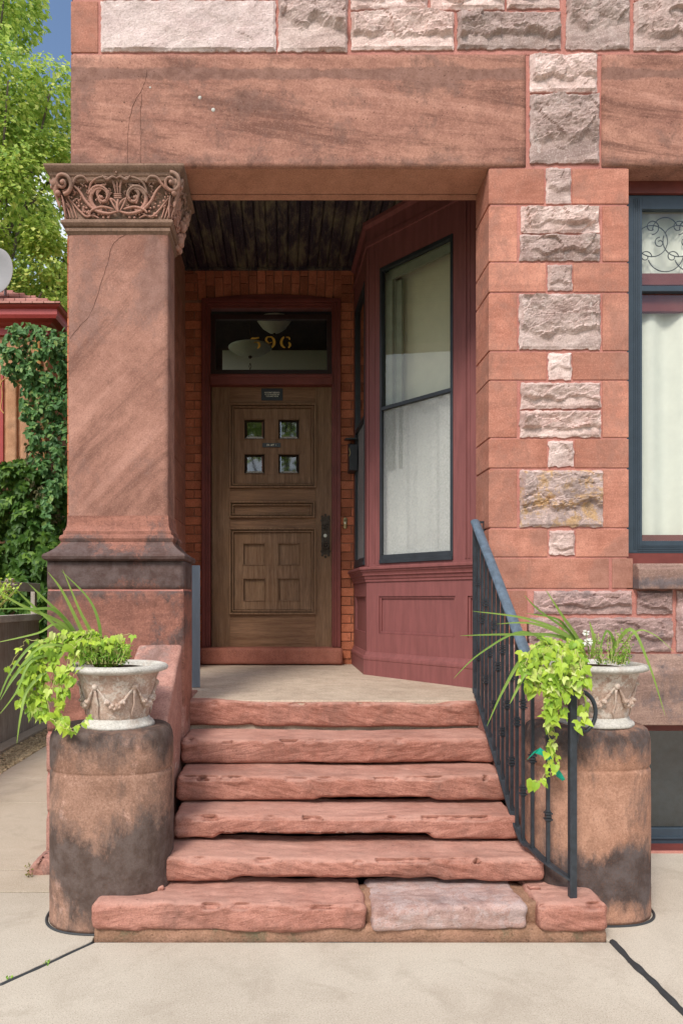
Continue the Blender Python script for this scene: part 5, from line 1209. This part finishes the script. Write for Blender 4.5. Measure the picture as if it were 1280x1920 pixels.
herb(1108, 1185, 1180, 1240, 3.3, 3.5, 620, 'wispy small-leaved herb standing in the right side of the right urn', UR + Vector((.07, 0, .29)), 32, (.009, .016))
# white flowers
for k, (px, py, s_) in enumerate(((1101, 1204, .022), (1098, 1186, .016))):
    c_ = W(px, py, 3.25); fl = MB(); r = random.Random(k)
    for i in range(46):
        d_ = rv(r).normalized(); add_leaf(fl, KITE, c_ + d_ * s_ * .35, d_, rv(r), s_ * .75, .8)
    t_ = thing('white_flower', tuple(W(px + 3, 1235, 3.3)), ['round white flower head above the vine of the right urn, the lower and larger one', 'small white flower head above the vine of the right urn, the upper one'][k], 'flower', 'white flower heads of the right urn')
    fl.build('petals', M_flower, t_); sm = MB(); sm.tube([c_, W(px + 3, py + 18, 3.28), W(px + 4, 1236, 3.35)], .0018, 5); sm.build('stem', M_herb, t_)

# ------------------------------------------------------------------ neighbour, fence, ivy, tree
DNb = 9.0; YN = DNb + YC
nb = thing('neighbour_house', (-5, YN, 0), 'stucco neighbour house with a red cornice and red tiled hip roof', 'house')
xr = WX(106, DNb); mb = MB(); mb.box(-12, xr - .12, YN, YN + 5, 0, WZ(612, DNb)); nw = mb.build('wall', M_nwall, nb)
co = MB(); Zn = lambda y: WZ(y, DNb - .24)
co.sweep_rect([(.0, Zn(618)), (.05, Zn(617)), (.05, Zn(604)), (.10, Zn(600)), (.12, Zn(597)), (.20, Zn(594)), (.22, Zn(588)), (.22, Zn(578)), (.25, Zn(575)), (.27, Zn(571)), (.0, Zn(570))], -12, xr - .14, YN + .0, YN + 5); co.build('cornice', M_cornice, nb)
ro = MB(); z0 = Zn(571); x0, x1, y0, y1 = -12.3, xr + .14, YN - .28, YN + 5.3; h_ = 1.75
ro.v += [(x0, y0, z0), (x1, y0, z0), (x1, y1, z0), (x0, y1, z0), (x0, y0 + 2.7, z0 + h_), (x1 - 3.4, y0 + 2.7, z0 + h_)]; ro.f += [(0, 1, 5, 4), (1, 2, 5), (2, 3, 4, 5), (0, 3, 2, 1)]; ro.build('roof', M_roof, nb)
rt = MB()
for k in range(16):
    t = k / 16; rt.box(x0, lerp(x1, x1 - 3.4, t), y0 + 2.7 * t - .01, y0 + 2.7 * t + .02, z0 + h_ * t, z0 + h_ * t + .022)
rt.build('tile_courses', M_roof, nb)
mb = MB(); mb.box(-5.6, WX(8, DNb), YN - .03, YN + .02, WZ(868, DNb), WZ(705, DNb)); wn_ = mb.build('window', M_cornice, nb); mb = MB(); mb.box(-5.5, WX(1, DNb) - .05, YN - .04, YN - .03, WZ(858, DNb), WZ(715, DNb)); mb.build('pane', M_glassb, wn_)
mb = MB()
for x_ in (WX(14, DNb), WX(42, DNb)): rough_box(x_, x_ + .14, YN - .05, YN + .02, WZ(880, DNb), WZ(690, DNb), .03, .01, .01, 12, 3, mb=mb)
mb.build('pilaster', M_nwall, nb, smooth=True)
# satellite dish
dd = W(-4, 512, 8.9); ds = thing('satellite_dish', (dd.x, dd.y + .3, Zn(560)), 'round grey satellite dish above the red roof at the left edge', 'satellite dish')
mb = MB(); mb.lathe([(.002, .0), (.1, .008), (.18, .025), (.245, .05), (.247, .054), (.24, .056), (.17, .034), (.002, .012)], (0, 0, 0), 40, .98, 1.22)
o = mb.build('reflector', M_dish, ds, smooth=True); M_ = Matrix.Translation(dd) @ Matrix.Rotation(R(-8), 4, 'Z') @ Matrix.Rotation(R(88), 4, 'X'); o.data.transform(M_); o.data.update()
mb = MB(); mb.tube([dd, dd + Vector((.0, .25, -.1)), (dd.x, dd.y + .3, Zn(560) - .2)], .02, 8); mb.tube([dd + Vector((0, .02, -.28)), dd + Vector((0, -.35, -.1))], .01, 6); mb.build('mast', M_dish, ds)
# fence along the side path
XF = -2.97
fe = thing('board_fence', (XF, 2, 0), 'weathered grey vertical board fence with pale rails beside the path', 'fence')
y = -.3; k = 0; mb = MB(); rf = random.Random(8)
while y < 4.25:
    w = .165 + rf.uniform(-.01, .01); mb.box(XF - .02 + rf.uniform(-.003, .003), XF, y, y + w - .006, .0, 1.345); y += w
mb.build('boards', M_fence, fe)
mb = MB(); mb.box(XF - .03, XF + .03, -.3, 4.28, 1.30, 1.375); mb.build('rail', M_frail, fe, bevel=.004)
mb = MB(); mb.box(XF - .03, XF + .01, 1.9, 4.28, 1.64, 1.74); mb.build('rail', M_frail, fe, bevel=.004)
for yy in (1.9, 4.2): mb = MB(); mb.box(XF - .08, XF - .03, yy, yy + .08, 0, 1.74); mb.build('post', M_fence, fe, bevel=.003)
# ivy on the neighbour
def inside(px, py, poly):
    c_ = False; n = len(poly)
    for i in range(n):
        (xa, ya), (xb_, yb_) = poly[i], poly[(i + 1) % n]
        if (ya > py) != (yb_ > py) and px < (xb_ - xa) * (py - ya) / (yb_ - ya) + xa: c_ = not c_
    return c_
def ivy(name, label, polys, n, D0, D1, size, m_, seed, tmpl=OVAL, stems=()):
    r = random.Random(seed); t_ = thing(name, (WX(60, D0), D0 + YC, 0), label, 'climbing plant', 'creepers on the neighbour house'); lm = MB(); sm = MB()
    xs_ = [p[0] for p in polys]; ys_ = [p[1] for p in polys]; k = 0
    while k < n:
        px, py = r.uniform(min(xs_), max(xs_)), r.uniform(min(ys_), max(ys_))
        if not inside(px, py, polys): continue
        q = noise.noise(Vector((px * .045, py * .03, seed)))
        if q < -.25 and r.random() < .75: continue
        D = lerp(D0, D1, .5 + .8 * q + r.uniform(-.2, .2)); p = W(px, py, D)
        c_ = rv(r, .6) + Vector((0, 0, -1)); nr = Vector((.25, -1, .7)) + rv(r, .6)
        for j in range(r.choice((1, 3, 5))): add_leaf(lm, tmpl, p, c_ + rv(r, .9), nr + rv(r, .3), r.uniform(*size)); k += 1
    for st in stems: sm.tube(bez([W(*q) for q in st], 6), .008, 5)
    sm.tube([W(95, 1200, D0 + .3), W(90, 900, D0 + .2), W(70, 640, D0 + .2)], .03, 6)
    lm.build('leaves', m_, t_); sm.build('stems', M_tan, t_, smooth=True); return t_
ivy('climbing_ivy', 'mass of green ivy hanging below the red cornice of the neighbour house', [(15, 622), (30, 600), (75, 608), (140, 625), (160, 640), (160, 1000), (118, 900), (90, 1000), (75, 900), (45, 800), (38, 720), (8, 700), (0, 640)], 4300, 8.75, 8.35, (.06, .10), M_ivy, 41,
    stems=[[(-10, 790, 8.7), (2, 720, 8.6), (20, 710, 8.6), (38, 722, 8.55)], [(0, 700, 8.6), (5, 740, 8.6), (2, 765, 8.55), (8, 775, 8.5)]])
ivy('climbing_ivy', 'darker broad-leaved creeper massed low behind the board fence', [(-40, 900), (0, 880), (40, 860), (60, 870), (100, 900), (160, 900), (160, 1215), (-40, 1215)], 3800, 8.95, 8.62, (.09, .15), M_ivyd, 42, tmpl=LOBED)
ivy('climbing_ivy', 'brown twiggy leafless-looking creeper stems between the two ivy masses', [(48, 800), (95, 800), (120, 1000), (50, 930)], 900, 8.8, 8.6, (.03, .06), leafmat('dry_ivy', (.07, .06, .02), (.13, .12, .04)), 43)

def tree(x, y, h, crown, label, seed, n, group=None, leaf=(.10, .17), clumps=75):
    r = random.Random(seed); t_ = thing('leafy_tree', (x, y, 0), label, 'tree', group); tm = MB(); lm = MB()
    trunk = [Vector((x + .15 * math.sin(k), y + .1 * math.cos(k * 1.3), h * .62 * k / 6)) for k in range(7)]; tm.tube(trunk, [.26 - .028 * k for k in range(7)], 10)
    cs_ = []
    for (cx, cy, cz, rx, ry, rz) in crown:
        for k in range(int(clumps * rx * rz / 9)):
            d_ = rv(r).normalized() * r.uniform(.55, 1) ** .5; cs_.append((Vector((cx + d_.x * rx, cy + d_.y * ry, cz + d_.z * rz)), r.uniform(.35, .75)))
    for (c_, s_) in cs_[::2]:
        st = trunk[r.randrange(2, 7)]; mid = (st + c_) / 2 + rv(r, .35); tm.tube(bez([st, mid, c_], 5), [.07 * (1 - i / 11) + .008 for i in range(11)], 6)
    per = n // len(cs_)
    for (c_, s_) in cs_:
        for j in range(per):
            d_ = rv(r).normalized(); p = c_ + d_ * s_ * r.uniform(.35, 1) ** .6; p.z -= .12 * s_ * (d_.x ** 2)
            tip = Vector((d_.x, d_.y, -.6)) + rv(r, .7); add_leaf(lm, KITE, p, tip, Vector((0, 0, 1)) + d_ * .6 + rv(r, .6), r.uniform(*leaf), 1.1)
    tm.build('trunk', M_bark, t_, smooth=True); lm.build('crown', M_tree, t_); return t_
tree(-6.6, 9.6, 11, [(-6.3, 9.5, 8.2, 2.1, 2.2, 3.2), (-5.2, 9.2, 8.6, 1.35, 1.5, 3.7), (-7.6, 9.8, 12.2, 1.9, 1.9, 2.2), (-5.9, 9.4, 11.9, 1.1, 1.2, 2.3)], 'tall yellow-green tree with feathery foliage behind the neighbour house', 51, 84000, leaf=(.075, .13), group='trees behind the neighbour house')
for k, (x_, y_) in enumerate(((-7.5, -17.5), (.5, -19), (7, -17))): tree(x_, y_, 10, [(x_, y_, 6.5, 3.2, 2.6, 4.2)], 'street tree across the road, %s, seen as green reflections in the door glass' % ('left', 'middle', 'right')[k], 60 + k, 7000, 'trees across the road', (.2, .34), 60)
tree(-4.4, 15.0, 9, [(-4.8, 15, 7.6, 2.6, 2.0, 3.6), (-8.5, 16, 8, 2.8, 2, 3.6)], 'darker green tree showing through gaps behind the yellow-green tree', 52, 26000, leaf=(.13, .22), group='trees behind the neighbour house')
# sprig and small weed
wd = MB(); r = random.Random(2)
for k in range(26): p = W(54 + r.uniform(-5, 5), 1655 - 35 * r.random() ** 1.2, 3.85); add_leaf(wd, OVAL, p, rv(r), rv(r), .018)
wd.tube([W(52, 1672, 3.85), W(53, 1650, 3.85), W(55, 1632, 3.85)], .002, 5); wd.tube([W(54, 1672, 3.84), W(60, 1652, 3.85), W(61, 1636, 3.85)], .002, 5)
tag(wd.build('dry_weed', leafmat('dry_weed_leaf', (.2, .19, .05), (.3, .28, .1))), 'dry weed growing from a path crack left of the left drum', 'weed')
def shrub(px, py, D, s_, label, seed, n=260):
    r = random.Random(seed); lm = MB(); c_ = W(px, py, D)
    t_ = thing('flowering_shrub', (c_.x, c_.y, 0), label, 'shrub'); sm = MB()
    for k in range(n // 10):
        e = c_ + Vector((r.uniform(-1, .8) * s_, r.uniform(-1, 1) * s_, r.uniform(-.6, .35) * s_)); pts = bez([Vector((c_.x - .25, c_.y, 0)), Vector((c_.x - .2, c_.y, c_.z * .7)), e], 5); sm.tube(pts, .003, 4)
        for j in range(10): add_leaf(lm, OVAL, pts[-1 - r.randrange(3)] + rv(r, .03), rv(r) + Vector((0, 0, .2)), Vector((0, -.4, 1)) + rv(r, .6), r.uniform(.025, .045))
    lm.build('leaves', M_vine, t_); sm.build('stems', M_stem, t_); fl = MB(); q_ = W(19, 1092, D - .05)
    for i in range(50): d_ = rv(r).normalized(); add_leaf(fl, KITE, q_ + d_ * .02, d_, rv(r), .022)
    fl.build('faded_flower_head', simple('faded_flower', (.5, .40, .34), .9), t_)
shrub(0, 1098, 5.2, .17, 'sprig of a light green flowering shrub leaning in at the left edge', 5)

# cracks and chips in the big stones
def crack(pts, D, parent, name='crack', w=.0011, off=.005):
    mb = MB(); P_ = bez([Vector((WX(x, D), D + YC - off, WZ(y, D))) for x, y in pts], 7); P_ = [p + Vector((fbm(p * 30, 2) * .006, 0, fbm(p * 30 + Vector((5, 5, 5)), 2) * .004)) for p in P_]
    mb.tube(P_, [w * (1 + .6 * fbm(p * 40, 2)) for p in P_], 4); mb.build(name, M_crack, parent)
M_crack = simple('dark_crack', (.12, .06, .045), .95, .1, bs=0)
lint = [o for o in house.children if o.name == 'lintel'][0]
crack([(277, 133), (268, 165), (250, 200), (241, 245), (240, 308)], DF, lint); crack([(266, 178), (264, 210), (265, 250), (264, 308)], DF, lint)
crack([(255, 428), (214, 456), (203, 490), (190, 530), (172, 585), (150, 612), (131, 635)], DF, cs, off=.001, w=.0009)
mb = MB()
for (x, y, r_) in ((375, 184, 3.6), (400, 207, 3.8), (282, 165, 2)):
    c_ = W(x, y, DF); mb.ball((c_.x, -.0045, c_.z), r_ / 309, 8, 5, (1, .25, 1))
mb.build('pale_chips', M_urnrim, lint, smooth=True)

for k, (px, py) in enumerate(((88, 1808), (18, 1836))):
    c_ = W(px, py, 1300 * 1.54 / (py - 1125)); r = random.Random(k + 5); lm = MB()
    for i in range(9): add_leaf(lm, OVAL, c_ + Vector((r.uniform(-.012, .012), r.uniform(-.006, .006), .004)), rv(r) + Vector((0, 0, .6)), rv(r), r.uniform(.010, .018))
    tag(lm.build('weed_sprout', M_herb), ('tiny green weed sprouting from the sidewalk joint, the one nearer the left drum', 'tiny green weed sprouting from the sidewalk joint at the left edge')[k], 'weed', 'weeds in the left sidewalk joint')
